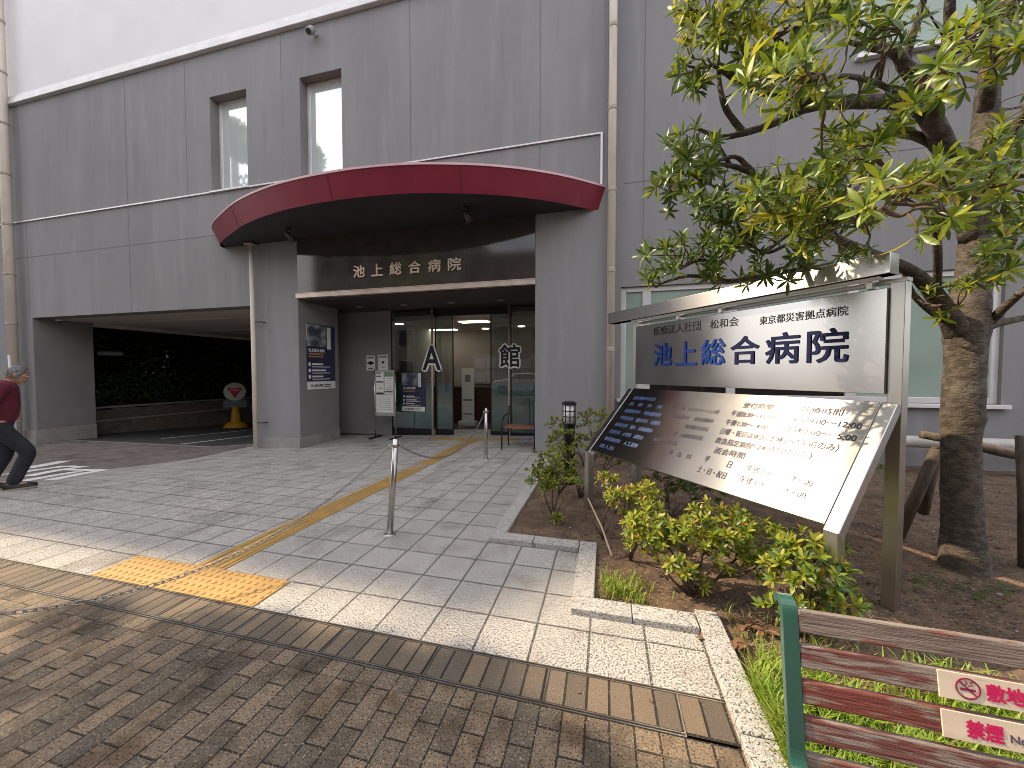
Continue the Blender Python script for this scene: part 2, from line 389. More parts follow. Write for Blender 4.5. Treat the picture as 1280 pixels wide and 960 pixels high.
CLOTHR = mat("maroon_knit", (.115, .008, .022), .85, col2=(.085, .006, .017), vs=8, bump=.3, bs=90)
CLOTHD = mat("dark_denim", (.012, .013, .019), .85, col2=(.02, .021, .028), vs=10, bump=.3, bs=70)
SKIN = mat("skin", (.40, .215, .145), .5, col2=(.35, .17, .115), vs=16)
HAIR = mat("grey_hair", (.055, .054, .055), .6, col2=(.17, .165, .165), vs=40, lo=.4, hi=.6, bump=.6, bs=120)
SHOE = mat("black_shoe", (.012, .011, .011), .5)
SOLE = mat("tan_sole", (.32, .24, .16), .7)
TOWN1 = mat("town_facade_beige", (.34, .31, .27), .85, col2=(.28, .26, .23), vs=.4)
TOWN2 = mat("town_facade_brown", (.17, .13, .11), .85, col2=(.13, .10, .09), vs=.5)
TOWNG = mat("town_window_glass", (.05, .06, .07), .08, coat=.5)
CARW = mat("white_car_paint", (.75, .75, .76), .3, coat=.8)

# ------------------------------------------------------------------ lettering
def text_mesh(s, offset=0.0):
    c = bpy.data.curves.new("lettering", 'FONT'); c.body = s; c.size = 1; c.offset = offset; c.resolution_u = 3
    o = bpy.data.objects.new("lettering", c); COL.objects.link(o)
    dg = bpy.context.evaluated_depsgraph_get(); dg.update()
    me = bpy.data.meshes.new_from_object(o.evaluated_get(dg))
    vs = [v.co.copy() for v in me.vertices]; fs = [tuple(p.vertices) for p in me.polygons]
    bpy.data.objects.remove(o); bpy.data.curves.remove(c); bpy.data.meshes.remove(me)
    return vs, fs
def letters(mb, s, o, xd, ud, w, h, offset=.0, depth=.0, lift=.002, mi=0, keep=False, ring=True):
    """writing whose ink box starts at o (lower left) and measures w x h along xd, ud; offset = extra stroke half-width in em"""
    if offset > 0 and ring:
        e = offset * h; xd, ud = Vector(xd).normalized(), Vector(ud).normalized()
        for k in range(8):
            q = Vector(o) + (xd * (1 + math.cos(k * math.pi / 4)) + ud * (1 + math.sin(k * math.pi / 4))) * e
            letters(mb, s, q, xd, ud, w - 2 * e, h - 2 * e, 0, depth, lift + k * .00012, mi, keep, False)
        return
    vs, fs = text_mesh(s, 0)
    if not vs: return
    o, xd, ud = Vector(o), Vector(xd).normalized(), Vector(ud).normalized(); n = xd.cross(ud)
    x0 = min(v.x for v in vs); x1 = max(v.x for v in vs); y0 = min(v.y for v in vs); y1 = max(v.y for v in vs)
    sy = h / (y1 - y0); sx = sy if keep else w / (x1 - x0)
    P = lambda v, d: o + xd * ((v.x - x0) * sx) + ud * ((v.y - y0) * sy) + n * d
    mb.raw = True
    if depth:
        b = len(vs)
        cnt = {}
        for f in fs:
            for i in range(len(f)):
                e = (f[i], f[(i + 1) % len(f)]); cnt[e] = 1
        side = [(a, c, c + b, a + b) for (a, c) in cnt if (c, a) not in cnt]
        side = [(s_[3], s_[2], s_[1], s_[0]) for s_ in side]
        mb.add([P(v, lift + depth) for v in vs] + [P(v, lift) for v in vs], fs, mi)
        base = len(mb.v) - 2 * b
        mb.f += [tuple(i + base for i in q[::-1]) for q in side]; mb.m += [mi] * len(side)
    else:
        mb.add([P(v, lift) for v in vs], fs, mi)

# ------------------------------------------------------------------ ground and paving (setting)
def sheet(name, xs, ys, dz, m, keep=lambda x, y: True, zf=g, jitter=0):
    vs, idx, fs = [], {}, []
    def vi(i, j):
        if (i, j) not in idx:
            idx[(i, j)] = len(vs); x, y = xs[i], ys[j]
            vs.append((x, y, zf(x, y) + dz + (random.uniform(-jitter, jitter) if jitter else 0)))
        return idx[(i, j)]
    for i in range(len(xs) - 1):
        for j in range(len(ys) - 1):
            if keep((xs[i] + xs[i + 1]) / 2, (ys[j] + ys[j + 1]) / 2):
                fs.append((vi(i, j), vi(i + 1, j), vi(i + 1, j + 1), vi(i, j + 1)))
    mb = MB(); mb.add(vs, fs); mb.raw = True
    return struct(mb.build(name, m, smooth=2))
def steps(a, b, d):
    n = max(1, round((b - a) / d)); return [a + (b - a) * i / n for i in range(n + 1)]
cx = [-400, -200, -100, -60, -40] + steps(-30, 10, .5) + [15, 25, 40, 80, 150, 400]
cy = [-400, -150, -60, -30, -15, -8] + steps(-6, 20, .5) + [25, 40, 80, 150, 400]
sheet("ground", cx, cy, -.045, ASPH)
TX = steps(-8.25, .6, .15); TY = [1.828] + steps(2.0, 9.5, .15)
sheet("granite_pavement", TX, TY, 0, TILE, lambda x, y: (y < 2.36) or (y < 3.14 and x < -.12) or x < -.9)
BX = steps(-14, 0.56, .26)
sheet("brick_pavement", BX, steps(-5, 1.5, .25), 0, BRICK)
sheet("brick_header_course", BX, [1.5, 1.6], 0.0, BRICKH)
sheet("brick_drain_tray", BX, [1.612, 1.815], 0.0, BRICKT)
sheet("driveway_paving", steps(-16, -8.25, .155), [1.828] + steps(2.0, 7.3, .15), 0, DRIVEP)
sheet("passage_road", steps(-16.6, -7.6, .3), steps(7.42, 22, .3), 0.0, ASPH)
sheet("concrete_threshold", steps(-15.6, -8.0, .2), [7.3, 7.36, 7.42], 0.004, CONC)
d = MB()
for y0, y1 in ((1.598, 1.604), (1.611, 1.617), (1.810, 1.816), (1.823, 1.829)):
    d.box(-14, .33 if y0 < 1.7 else .55, y0, y1, -.03, .004)
d.box(.33, .336, 1.6, 1.828, -.03, .004)
x = -.27
while x > -14:
    d.box(x + .002, x + .011, 1.615, 1.812, -.03, .004); x -= .6
struct(d.build("drain_frame", DRAINM))
d = MB(); d.box(-14, .33, 1.604, 1.611, -.03, .001); d.box(-14, .55, 1.816, 1.823, -.03, .001)
x = -.27
while x > -14:
    d.box(x - .010, x + .002, 1.615, 1.812, -.03, .0035); x -= .6
struct(d.build("drain_slots", SLOT))

# garden bed: soil
def soil_z(x, y):
    n = math.sin(x * 3.1 + y * 1.7) * .012 + math.sin(x * 7.3 - y * 5.9) * .008 + math.sin(x * 17 + y * 13) * .004
    edge = min(1, max(0, min(x + 1.0, (x + .2) * (1 if y < 3.1 else 9) + (0 if y < 3.1 else 9))) / .3)
    return .022 + n + .03 * smooth((x - .4) / 2.2) * edge
sheet("garden_soil", steps(-.92, 9, .06), steps(-3, 7.0, .06), 0, SOIL,
      lambda x, y: (x > .6) or (y > 2.33 and x > -.12) or (y > 3.14 and x > -.92), zf=soil_z, jitter=.006)
# kerb stones: each stone a thing
KH = .042
def kerb(x0, x1, y0, y1, n, axis, where):
    for i in range(n):
        a, b = i / n, (i + 1) / n; q = .0025
        k = MB()
        if axis == 'y': k.box(x0, x1, y0 + (y1 - y0) * a + q, y0 + (y1 - y0) * b - q, -.06, KH + random.uniform(-.002, .002))
        else: k.box(x0 + (x1 - x0) * a + q, x0 + (x1 - x0) * b - q, y0, y1, -.06, KH + random.uniform(-.002, .002))
        o = k.build("kerb_stone", KERB, bevel=.006)
        tag(o, where, "kerb", "granite kerb stones round the bed")
kerb(-.99, -.86, 3.21, 6.6, 5, 'y', "speckled granite kerb stone of the row running from wall to lamp bed corner")
kerb(-.99, -.205, 3.07, 3.205, 2, 'x', "shaded granite kerb stone of the pair in front of the leftmost bush")
kerb(-.20, -.06, 2.405, 3.205, 2, 'y', "granite kerb stone of the pair jutting towards the brick pavement, beside bare soil")
kerb(-.20, .535, 2.26, 2.40, 2, 'x', "sunlit granite kerb stone of the pair nearest below the middle bush")
kerb(.54, .67, -1.6, 2.44, 5, 'y', "granite kerb stone of the row between the grass and brick pavement")

# tactile paving
t = MB(); t.box(-3.67, -2.17, 1.829, 2.125, 0, .008)
for i in range(25):
    for j in range(5):
        t.lathe([(.017, .008), (.0165, .011), (.012, .0132), (.004, .0138)], (-3.64 + i * .06, 1.857 + j * .06, 0), 10)
struct(t.build("tactile_warning_tiles", YEL, smooth=False))
t = MB(); gx0, gx1 = -3.06, -2.79
yy = 2.125
while yy < 7.85:
    y2 = min(yy + .3, 7.85)
    zz = lambda x_, y_: g(x_, y_)
    P = [(gx0, yy + .002), (gx1, yy + .002), (gx1, y2 - .002), (gx0, y2 - .002)]
    t.hexa([(a, b, zz(a, b)) for a, b in P] + [(a, b, zz(a, b) + .007) for a, b in P])
    for k in range(4):
        xa = gx0 + .03 + k * .061
        P = [(xa, yy + .012), (xa + .027, yy + .012), (xa + .027, y2 - .012), (xa, y2 - .012)]
        t.hexa([(a, b, zz(a, b) + .007) for a, b in P] + [(a, b, zz(a, b) + .0125) for a, b in P])
    yy = y2
struct(t.build("tactile_guide_strip", YELW))
t = MB()
P = [(-4.0, 7.85), (-1.9, 7.85), (-1.9, 8.15), (-4.0, 8.15)]
t.hexa([(a, b, g(a, b)) for a, b in P] + [(a, b, g(a, b) + .008) for a, b in P])
struct(t.build("tactile_door_tiles", YELW))
# manhole frame
MH = thing("manhole_cover", "square tile-filled manhole cover beside the yellow guide strip", "manhole", (-2.8, 5.35, g(-2.8, 5.35)))
t = MB(); z = g(-2.8, 5.35)
for a, b, c_, e in ((-3.02, -2.58, 5.13, 5.15), (-3.02, -2.58, 5.55, 5.57), (-3.02, -3.0, 5.15, 5.55), (-2.6, -2.58, 5.15, 5.55)): t.box(a, b, c_, e, z - .05, z + .005)
t.build("frame", DRAINM, MH)
t = MB(); t.box(-2.999, -2.601, 5.151, 5.549, z - .05, z + .004); t.build("cover", KERB, MH)
t = MB(); t.box(-2.83, -2.77, 5.33, 5.37, z + .004, z + .006); t.build("key_hole", SLOT, MH)

# painted marks
def gpoly(mb, pts, dz=.004):
    mb.add([(x, y, g(x, y) + dz) for x, y in pts], [tuple(range(len(pts)))])
def gpix(px, py):
    z = 0.0
    for _ in range(25):
        dv = at(px, py, 1) - Vector((0, 0, CAMH)); k = (z - CAMH) / dv.z
        x, y = dv.x * k, dv.y * k; z = .5 * z + .5 * g(x, y)
    return x, y
t = MB()
def gstrip(a, b, wd, dz=.005, n=14):
    a, b = Vector(a), Vector(b); dd = (b - a); nn = Vector((-dd.y, dd.x)).normalized() * wd / 2
    for i in range(n):
        p, q = a + dd * (i / n), a + dd * ((i + 1) / n)
        vs = [p - nn, q - nn, q + nn, p + nn]
        t.add([(v.x, v.y, g(v.x, v.y) + dz) for v in vs], [(0, 1, 2, 3)])
# large painted character on the driveway, stretched for drivers
gstrip((-8.17, 4.27), (-9.22, 4.27), .20); gstrip((-8.17, 4.27), (-7.72, 3.47), .17); gstrip((-8.42, 4.12), (-7.97, 3.32), .15)
gstrip((-9.62, 4.77), (-8.47, 3.57), .17); gstrip((-10.22, 4.82), (-9.02, 3.62), .17); gstrip((-9.62, 4.77), (-10.22, 4.82), .2, n=6)
gstrip((-11.32, 5.32), (-10.12, 4.22), .20)
struct(t.build("driveway_paint", PAINTW))
t = MB()
gstrip((-11.25, 7.5), (-11.25, 20), .12, n=40); gstrip((-13.2, 8.3), (-13.0, 20), .12, n=40)
struct(t.build("passage_lane_paint", PAINTW))

# ------------------------------------------------------------------ hospital building
HB = thing("hospital_building", "grey rendered hospital building with burgundy canopy over its entrance", "building", (-4, 6.72, 0))
WY = 6.72
def wall_grid(x0, x1, z0, z1, y0, y1, holes, m, mrev, name, parent):
    """wall with rectangular openings (xa, xb, za, zb); front at y0, back at y1"""
    xs = sorted({x0, x1, *[h[0] for h in holes], *[h[1] for h in holes]}); zs = sorted({z0, z1, *[h[2] for h in holes], *[h[3] for h in holes]})
    solid = lambda i, j: 0 <= i < len(xs) - 1 and 0 <= j < len(zs) - 1 and not any(h[0] - 1e-6 <= xs[i] and xs[i + 1] <= h[1] + 1e-6 and h[2] - 1e-6 <= zs[j] and zs[j + 1] <= h[3] + 1e-6 for h in holes)
    w = MB(); w.raw = True
    for i in range(len(xs) - 1):
        for j in range(len(zs) - 1):
            if not solid(i, j): continue
            a, b, c_, e = xs[i], xs[i + 1], zs[j], zs[j + 1]
            w.quad((a, y0, c_), (b, y0, c_), (b, y0, e), (a, y0, e)); w.quad((b, y1, c_), (a, y1, c_), (a, y1, e), (b, y1, e))
            if not solid(i - 1, j): w.quad((a, y1, c_), (a, y0, c_), (a, y0, e), (a, y1, e), 1)
            if not solid(i + 1, j): w.quad((b, y0, c_), (b, y1, c_), (b, y1, e), (b, y0, e), 1)
            if not solid(i, j - 1): w.quad((a, y1, c_), (b, y1, c_), (b, y0, c_), (a, y0, c_), 1)
            if not solid(i, j + 1): w.quad((a, y0, e), (b, y0, e), (b, y1, e), (a, y1, e), 1)
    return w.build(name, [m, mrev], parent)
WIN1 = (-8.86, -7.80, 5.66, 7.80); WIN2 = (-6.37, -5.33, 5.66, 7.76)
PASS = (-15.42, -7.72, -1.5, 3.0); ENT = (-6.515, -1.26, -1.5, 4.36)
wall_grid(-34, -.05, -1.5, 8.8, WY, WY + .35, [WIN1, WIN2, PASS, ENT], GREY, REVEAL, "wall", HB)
w = MB(); w.box(-34, 0.0, WY + .02, WY + .4, 8.8, 17); w.build("upper_wall", WHITEW, HB)
w = MB(); w.box(-34, -.05, WY - .10, WY + .02, 8.79, 8.93); w.box(-34, -.05, WY - .06, WY + .02, 8.93, 9.02); w.build("parapet_band", PALEMET, HB, bevel=.01)
# mid flashing line and faint panel joints
w = MB(); w.box(-34, -8.88, WY - .035, WY, 5.625, 5.655); w.box(-7.78, -6.39, WY - .035, WY, 5.625, 5.655); w.box(-5.31, -.08, WY - .03, WY, 5.615, 5.64)
w.box(-.115, -.08, WY - .03, WY, 4.75, 5.615); w.build("flashing_strip", PALEMET, HB)
w = MB()
for xj, za, zb in ((-11.58, 3.0, 8.78), (-15.5, 3.0, 5.6), (-1.18, 4.9, 5.6), (-1.18, 5.65, 8.78), (-3.76, 5.65, 8.78), (-6.85, 7.8, 8.78), (-9.6, 5.66, 8.78)):
    w.box(xj - .006, xj + .006, WY - .003, WY + .001, za, zb)
w.box(-34, -8.75, WY - .003, WY + .001, 4.66, 4.672)
w.build("panel_joint", GREYJ, HB)
# deep building mass behind the front wall
w = MB()
w.box(-34, -15.5, WY + .36, 7.94, -1.5, 8.7)
w.box(-34, .1, 7.14, 26, 3.36, 17)
w.box(-34, -15.43, 7.1, 7.96, 3.0, 3.35)
w.build("rear_block", GREY, HB)
w = MB(); w.box(-15.42, -15.40, WY + .003, 7.955, -1.2, 3.0)
w.build("passage_cheek", REVEAL, HB)
w = MB(); w.box(-15.395, -15.375, WY - .02, 7.96, -1.2, -.12); w.box(-34, -15.395, WY - .03, WY - .003, -1.2, -.15)
w.build("plinth", PLINTH, HB, bevel=.006)
w = MB(); w.box(-7.72, -7.4, 7.08, 22, -1.5, 3.0); w.build("passage_wall", REVEAL, HB)
w = MB()
w.box(-15.4, -7.74, WY + .36, 7.85, 3.0, 3.1); w.box(-15.4, -7.74, 8.15, 10.2, 3.0, 3.1); w.box(-15.4, -7.74, 10.5, 15, 3.0, 3.1)
w.box(-15.5, -15.3, 7.97, 15, 2.9, 3.1)
w.build("passage_ceiling", SOFFL, HB)
w = MB(); w.box(-15.4, -7.74, 7.8, 10.6, 3.28, 3.34); w.build("ceiling_slot", BLACKR, HB)
# left column inside faces and entrance recess
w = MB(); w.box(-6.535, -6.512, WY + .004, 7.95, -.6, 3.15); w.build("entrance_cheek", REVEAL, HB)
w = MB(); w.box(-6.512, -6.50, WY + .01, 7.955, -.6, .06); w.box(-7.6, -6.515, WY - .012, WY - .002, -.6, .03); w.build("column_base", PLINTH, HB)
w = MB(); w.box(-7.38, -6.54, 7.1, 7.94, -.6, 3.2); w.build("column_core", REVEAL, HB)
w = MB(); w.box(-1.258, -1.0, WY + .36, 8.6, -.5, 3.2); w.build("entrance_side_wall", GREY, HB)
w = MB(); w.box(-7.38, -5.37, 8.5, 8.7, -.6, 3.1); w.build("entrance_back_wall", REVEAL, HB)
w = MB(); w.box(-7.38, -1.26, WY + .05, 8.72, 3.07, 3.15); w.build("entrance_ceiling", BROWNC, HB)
w = MB()
xs = [-6.51, -5.2, -3.9, -2.6, -1.262]
for a, b in zip(xs[:-1], xs[1:]): w.box(a + .0015, b - .0015, WY - .012, WY + .03, 3.21, 4.355)
w.build("granite_fascia", GRANITE_D, HB)
w = MB(); w.box(-6.53, -1.255, WY - .05, WY + .04, 3.10, 3.20); w.box(-6.53, -1.255, WY - .06, WY - .05, 3.19, 3.205); w.build("entrance_beam", STEELW, HB, bevel=.004)
for i, ch in enumerate("池上総合病院"):
    w = MB(); letters(w, ch, (-5.08 + i * .4225, WY - .012, 3.45), (1, 0, 0), (0, 0, 1), .275, .25, .018, .02, 0.012)
    w.build("raised_letter", GOLDL, HB)
def window(win, pane_m, depth=.2, mull=(), name="window", fr=.055):
    xa, xb, za, zb = win; y = WY + depth
    f = MB()
    f.box(xa, xa + fr, y, y + .06, za, zb); f.box(xb - fr, xb, y, y + .06, za, zb)
    f.box(xa + fr, xb - fr, y, y + .06, zb - fr, zb); f.box(xa + fr, xb - fr, y, y + .06, za, za + fr * .7)
    for m_ in mull: f.box(m_ - fr / 2, m_ + fr / 2, y, y + .06, za + fr * .7, zb - fr)
    fo = f.build(name, FRAMEW, HB, bevel=.004)
    p = MB(); p.box(xa + fr * .8, xb - fr * .8, y + .025, y + .04, za + fr * .5, zb - fr * .8); p.build("pane", pane_m, fo)
    return fo
w1 = window(WIN1, PANE); w2 = window(WIN2, PANE)
for fo, win in ((w1, WIN1), (w2, WIN2)):
    s_ = MB(); s_.box(win[0] - .03, win[1] + .03, WY - .05, WY + .2, win[2] - .035, win[2] + .004); s_.build("sill", PALEMET, fo, bevel=.004)

# canopy
T = [(-8.80, 6.72), (-8.62, 6.50), (-8.2, 6.22), (-7.6, 5.94), (-6.84, 5.60), (-6.26, 5.42), (-5.59, 5.26), (-4.84, 5.17), (-3.91, 5.15), (-3.12, 5.22), (-2.62, 5.33), (-1.91, 5.54), (-1.33, 5.79), (-.75, 6.13), (-.38, 6.42), (-.03, 6.72)]
def resample(P, n):
    P = [Vector(p) for p in P]; L_ = [0]
    for a, b in zip(P[:-1], P[1:]): L_.append(L_[-1] + (b - a).length)
    out = []
    for i in range(n + 1):
        s_ = L_[-1] * i / n; k = min(max(j for j in range(len(L_)) if L_[j] <= s_ + 1e-9), len(P) - 2)
        out.append(P[k].lerp(P[k + 1], (s_ - L_[k]) / max(1e-9, L_[k + 1] - L_[k])))
    for _ in range(3): out = [out[0]] + [(out[i - 1] + out[i] * 2 + out[i + 1]) / 4 for i in range(1, n)] + [out[-1]]
    return out
top = resample(T, 60)
ctr = Vector((-4.2, 6.72))
def inset(k):  # smaller footprint: towards the centre line
    o = []
    for i, p in enumerate(top):
        a, b = top[max(0, i - 1)], top[min(len(top) - 1, i + 1)]; tn = (b - a).normalized(); nn = Vector((-tn.y, tn.x))
        q = p + nn * k
        o.append(Vector((min(max(q.x, -8.8 + k * 2.6), -.03 - k * .9), min(q.y, WY - .002))))
    return o
bot = inset(.13)
fc = MB(); fc.raw = True
ZT, ZB = 4.70, 4.33
for i in range(60):
    a, b, c_, e = top[i], top[i + 1], bot[i + 1], bot[i]
    fc.quad((e.x, e.y, ZB), (c_.x, c_.y, ZB), (b.x, b.y, ZT), (a.x, a.y, ZT))
fo = fc.build("canopy", RED, HB, smooth=True)
sf = MB(); sf.raw = True
inn = inset(.16)
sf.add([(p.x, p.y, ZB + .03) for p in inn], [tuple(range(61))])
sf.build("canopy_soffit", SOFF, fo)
ed = MB()
for i in range(60):
    a, b = top[i], top[i + 1]; ia, ib = inset(.05)[i], inset(.05)[i + 1]
    ed.hexa([(a.x, a.y - .012, ZT), (b.x, b.y - .012, ZT), (ib.x, ib.y, ZT), (ia.x, ia.y, ZT), (a.x, a.y - .012, ZT + .035), (b.x, b.y - .012, ZT + .035), (ib.x, ib.y, ZT + .05), (ia.x, ia.y, ZT + .05)])
ed.build("canopy_edge_highlight", REDEDGE, fo)  # thin strip carrying the painted edge highlight
tp = MB(); tp.raw = True; it = inset(.05)
tp.add([(p.x, p.y, ZT + .05) for p in it] + [(-4.2, WY - .002, ZT + .30)], [(i, i + 1, 61) for i in range(60)])
tp.build("canopy_roof", RED, fo)
sm_ = MB()
for k in (30, 13, 44):
    a, b = top[k], bot[k]; dd = Vector((a.x - ctr.x, a.y - 9, 0)).normalized() * .006
    sm_.hexa([(b.x - .008 + dd.x, b.y + dd.y, ZB), (b.x + .008 + dd.x, b.y + dd.y, ZB), (b.x + .008, b.y + .01, ZB), (b.x - .008, b.y + .01, ZB), (a.x - .008 + dd.x, a.y + dd.y, ZT), (a.x + .008 + dd.x, a.y + dd.y, ZT), (a.x + .008, a.y + .01, ZT), (a.x - .008, a.y + .01, ZT)])
sm_.build("canopy_seam", mat("seam_red", (.10, .01, .02), .5), fo)

# doors
DY = 8.5
def pane_frame(xa, xb, y, name, parent, teal=True):
    f = MB(); z0, z1 = -.14, 3.05
    f.box(xa, xa + .02, y, y + .035, z0, z1); f.box(xb - .02, xb, y, y + .035, z0, z1)
    f.box(xa + .02, xb - .02, y, y + .035, z1 - .035, z1); f.box(xa + .02, xb - .02, y, y + .035, z0, z0 + .2)
    o = f.build(name, BLACKI, parent)
    p = MB(); p.box(xa + .02, xb - .02, y + .012, y + .02, z0 + .2, z1 - .035); p.build("glass_pane", GLASS, o)
    if teal:
        p = MB(); p.box(xa + .021, xb - .021, y + .024, y + .028, z0 + .2, 1.21); p.build("frosted_film", TEAL, o)
    return o
pane_frame(-5.37, -4.20, DY, "fixed_glass_panel", HB); pane_frame(-4.17, -3.68, DY + .07, "sliding_door", HB)
pane_frame(-2.71, -2.22, DY + .07, "sliding_door", HB); pane_frame(-2.19, -1.262, DY, "fixed_glass_panel", HB)
for xb_ in (-4.19, -2.205):
    f = MB(); f.lathe([(.027, -.2), (.027, 3.07)], (xb_, DY - .04, 0), 14); f.build("door_post", STEELW, HB, smooth=2)
f = MB(); f.box(-4.2, -2.2, DY + .06, DY + .13, 2.9, 3.07); f.build("door_header", BLACKI, HB)
def outlined(s, xc, zc, w_, h_, y):
    m_ = MB(); letters(m_, s, (xc - w_ / 2 - .035, y, zc - h_ / 2 - .035), (1, 0, 0), (0, 0, 1), w_ + .07, h_ + .07, .085, 0, .0)
    o = m_.build("door_lettering", WHITEL, HB)
    m_ = MB(); letters(m_, s, (xc - w_ / 2, y - .003, zc - h_ / 2), (1, 0, 0), (0, 0, 1), w_, h_, .022, 0, .0)
    m_.build("letter_fill", DARKL, o)
outlined("A", -4.19, 1.85, .50, .62, DY - .075); outlined("館", -2.19, 1.88, .50, .54, DY - .075)

# lobby interior
w = MB(); w.box(-8.0, -1.0, 8.45, 12.6, -.2, -.135); w.build("lobby_floor", INFLOOR, HB)
w = MB(); w.box(-8, -1.0, 8.72, 12.6, 2.88, 2.95); w.build("lobby_ceiling", INCEIL, HB)
w = MB(); w.box(-8, -1.0, 12.0, 12.2, -.2, 2.9); w.box(-8.2, -8.0, 8.72, 12.2, -.2, 2.9); w.box(-.99, -.8, 8.62, 12.2, -.2, 2.9); w.box(-5.9, -5.6, 10.2, 12.0, -.13, 2.88)
w.build("lobby_wall", INWALL, HB)
for (x_, y_, a, b) in ((-3.5, 9.6, .40, .16), (-5.87, 9.5, .22, .1), (-5.2, 11.2, .5, .12)):
    o = MB().box(x_ - a, x_ + a, y_ - b, y_ + b, 2.865, 2.879).build("ceiling_light", LIGHT)
    tag(o, {-3.5: "lit rectangular ceiling light panel in the lobby above the open doorway", -5.87: "small lit ceiling light at far left inside the lobby glass", -5.2: "long lit ceiling light deep in the lobby behind the left panel"}[x_], "ceiling light")
for i, (x_, y_) in enumerate(((-3.7, 11.2), (-2.47, 10.9), (-1.7, 10.2))):
    m_ = MB(); m_.lathe([(.10, 2.862), (.10, 2.879)], (x_, y_, 0), 16); o = m_.build("downlight", LIGHT)
    tag(o, ("round lit downlight behind the open doorway of the lobby", "round lit downlight behind the right glass panel", "round lit downlight at the right edge of the lobby glass")[i], "downlight")
CT = thing("reception_counter", "dark brown wooden reception counter inside the lobby", "counter", (-2.9, 11.3, -.135))
MB().box(-5.5, -1.2, 11.1, 11.5, -.13, .98).build("counter_front", WOODB, CT); MB().box(-5.55, -1.15, 11.04, 11.55, .98, 1.02).build("counter_top", WOODB, CT, bevel=.006)
NB = thing("notice_board", "large pale notice board of pinned sheets on the lobby wall", "notice board", (-2.9, 11.98, 1.2))
MB().box(-4.4, -2.0, 11.95, 11.995, 1.1, 2.1).build("backing", mat("pinboard", (.40, .36, .36), .8), NB)
w = MB()
for i in range(6):
    for j in range(2): w.box(-4.33 + i * .4, -3.98 + i * .4, 11.945, 11.949, 1.15 + j * .48, 1.15 + j * .48 + random.uniform(.3, .43))
w.build("sheet", mat("lilac_sheet", (.5, .46, .50), .7), NB)
SS = thing("sign_stand", "tall narrow white sign stand just inside the doorway", "sign stand", (-4.05, 10.6, -.13))
MB().box(-4.27, -3.87, 10.59, 10.62, .02, 1.62).build("panel", WHITEP, SS); MB().box(-4.35, -3.79, 10.5, 10.75, -.135, .0).build("foot", WHITEPL, SS, bevel=.01)
w = MB(); w.box(-4.16, -3.98, 10.585, 10.589, 1.2, 1.42); w.box(-4.22, -3.92, 10.585, 10.589, .62, .68); w.box(-4.22, -3.92, 10.585, 10.589, .2, .24); w.build("print", GREYP, SS)

# downpipes
def downpipe(x_, y_, r_, z0, z1, name="downpipe"):
    m_ = MB(); m_.lathe([(r_, z0), (r_, z1)], (x_, y_, 0), 16); o = m_.build(name, PIPE, HB, smooth=2)
    z = z0 + .6
    while z < z1:
        m_ = MB(); m_.lathe([(r_ * 1.0, z), (r_ * 1.13, z + .01), (r_ * 1.13, z + .06), (r_, z + .07)], (x_, y_, 0), 16); m_.build("pipe_collar", PIPEB, o); z += 1.35
downpipe(.078, 6.6, .068, -.1, 17); downpipe(-15.9, 6.55, .1, -.5, 17)
m_ = MB(); m_.lathe([(.045, -.4), (.045, 4.33)], (-7.62, 6.60, 0), 14)
o = m_.build("canopy_drainpipe", PIPE, HB, smooth=2)
m_ = MB()
for z in (.35, 2.6): m_.box(-7.62, -7.40, 6.61, 6.63, z, z + .02); m_.box(-7.42, -7.40, 6.61, 6.72, z, z + .02)
m_.build("pipe_bracket", BLACKI, o)
m_ = MB(); m_.box(-7.72, -7.52, 6.5, 6.70, 4.30, 4.325); m_.build("pipe_flange", PIPEB, o)

# right wing
RY = 7.0
RW1 = (.26, 5.62, 1.02, 3.03); RW2 = (3.75, 5.75, 6.35, 8.6); 
wall_grid(.0, 16, -.6, 17, RY, RY + .35, [RW1, RW2], GREY, WINREV, "wing_wall", HB)
MB().box(-.05, .0, 6.723, RY + .3, -.6, 8.78).build("wing_return", GREY, HB)
def wing_window(win, mull, lowdark=False):
    xa, xb, za, zb = win; fr = .09; y = RY + .05
    f = MB(); f.box(xa, xa + fr, y, y + .07, za, zb); f.box(xb - fr, xb, y, y + .07, za, zb); f.box(xa + fr, xb - fr, y, y + .07, zb - fr, zb); f.box(xa + fr, xb - fr, y, y + .07, za, za + fr)
    for m_ in mull: f.box(m_ - .07, m_ + .07, y, y + .07, za + fr, zb - fr)
    o = f.build("window", FRAMEW, HB, bevel=.006)
    s_ = MB(); s_.box(xa - .06, xb + .06, RY - .09, RY + .05, za - .06, za - .003); s_.build("sill", PALEMET, o, bevel=.005)
    xs = [xa + fr] + list(mull) + [xb - fr]
    for k, (a, b) in enumerate(zip(xs[:-1], xs[1:])):
        low = za + fr + .22 if (lowdark and k in (1, 2)) else za + fr
        p = MB(); p.box(a, b, y + .03, y + .045, low, zb - fr); p.build("pane", PANEG, o)
        if low > za + fr: MB().box(a, b, y + .03, y + .045, za + fr, low).build("clear_pane", DARKPANE, o)
wing_window(RW1, (.7, 2.08, 3.8), True); wing_window(RW2, ())
w = MB(); w.box(.3, 16, RY - .004, RY + .001, 4.86, 4.87); w.box(.62, .63, RY - .004, RY + .001, 3.1, 8.7); w.box(6.8, 6.81, RY - .004, RY + .001, -.2, 8.7); w.build("wing_joint", GREYJ, HB)
w = MB()
for i in range(14): w.box(5.95 + i * .12, 6.03 + i * .12, RY - .03, RY - .002, -.2, 3.4)
w.build("ribbed_cladding", mat("blue_grey_cladding", (.20, .205, .225), .5, col2=(.17, .175, .19), vs=3), HB)

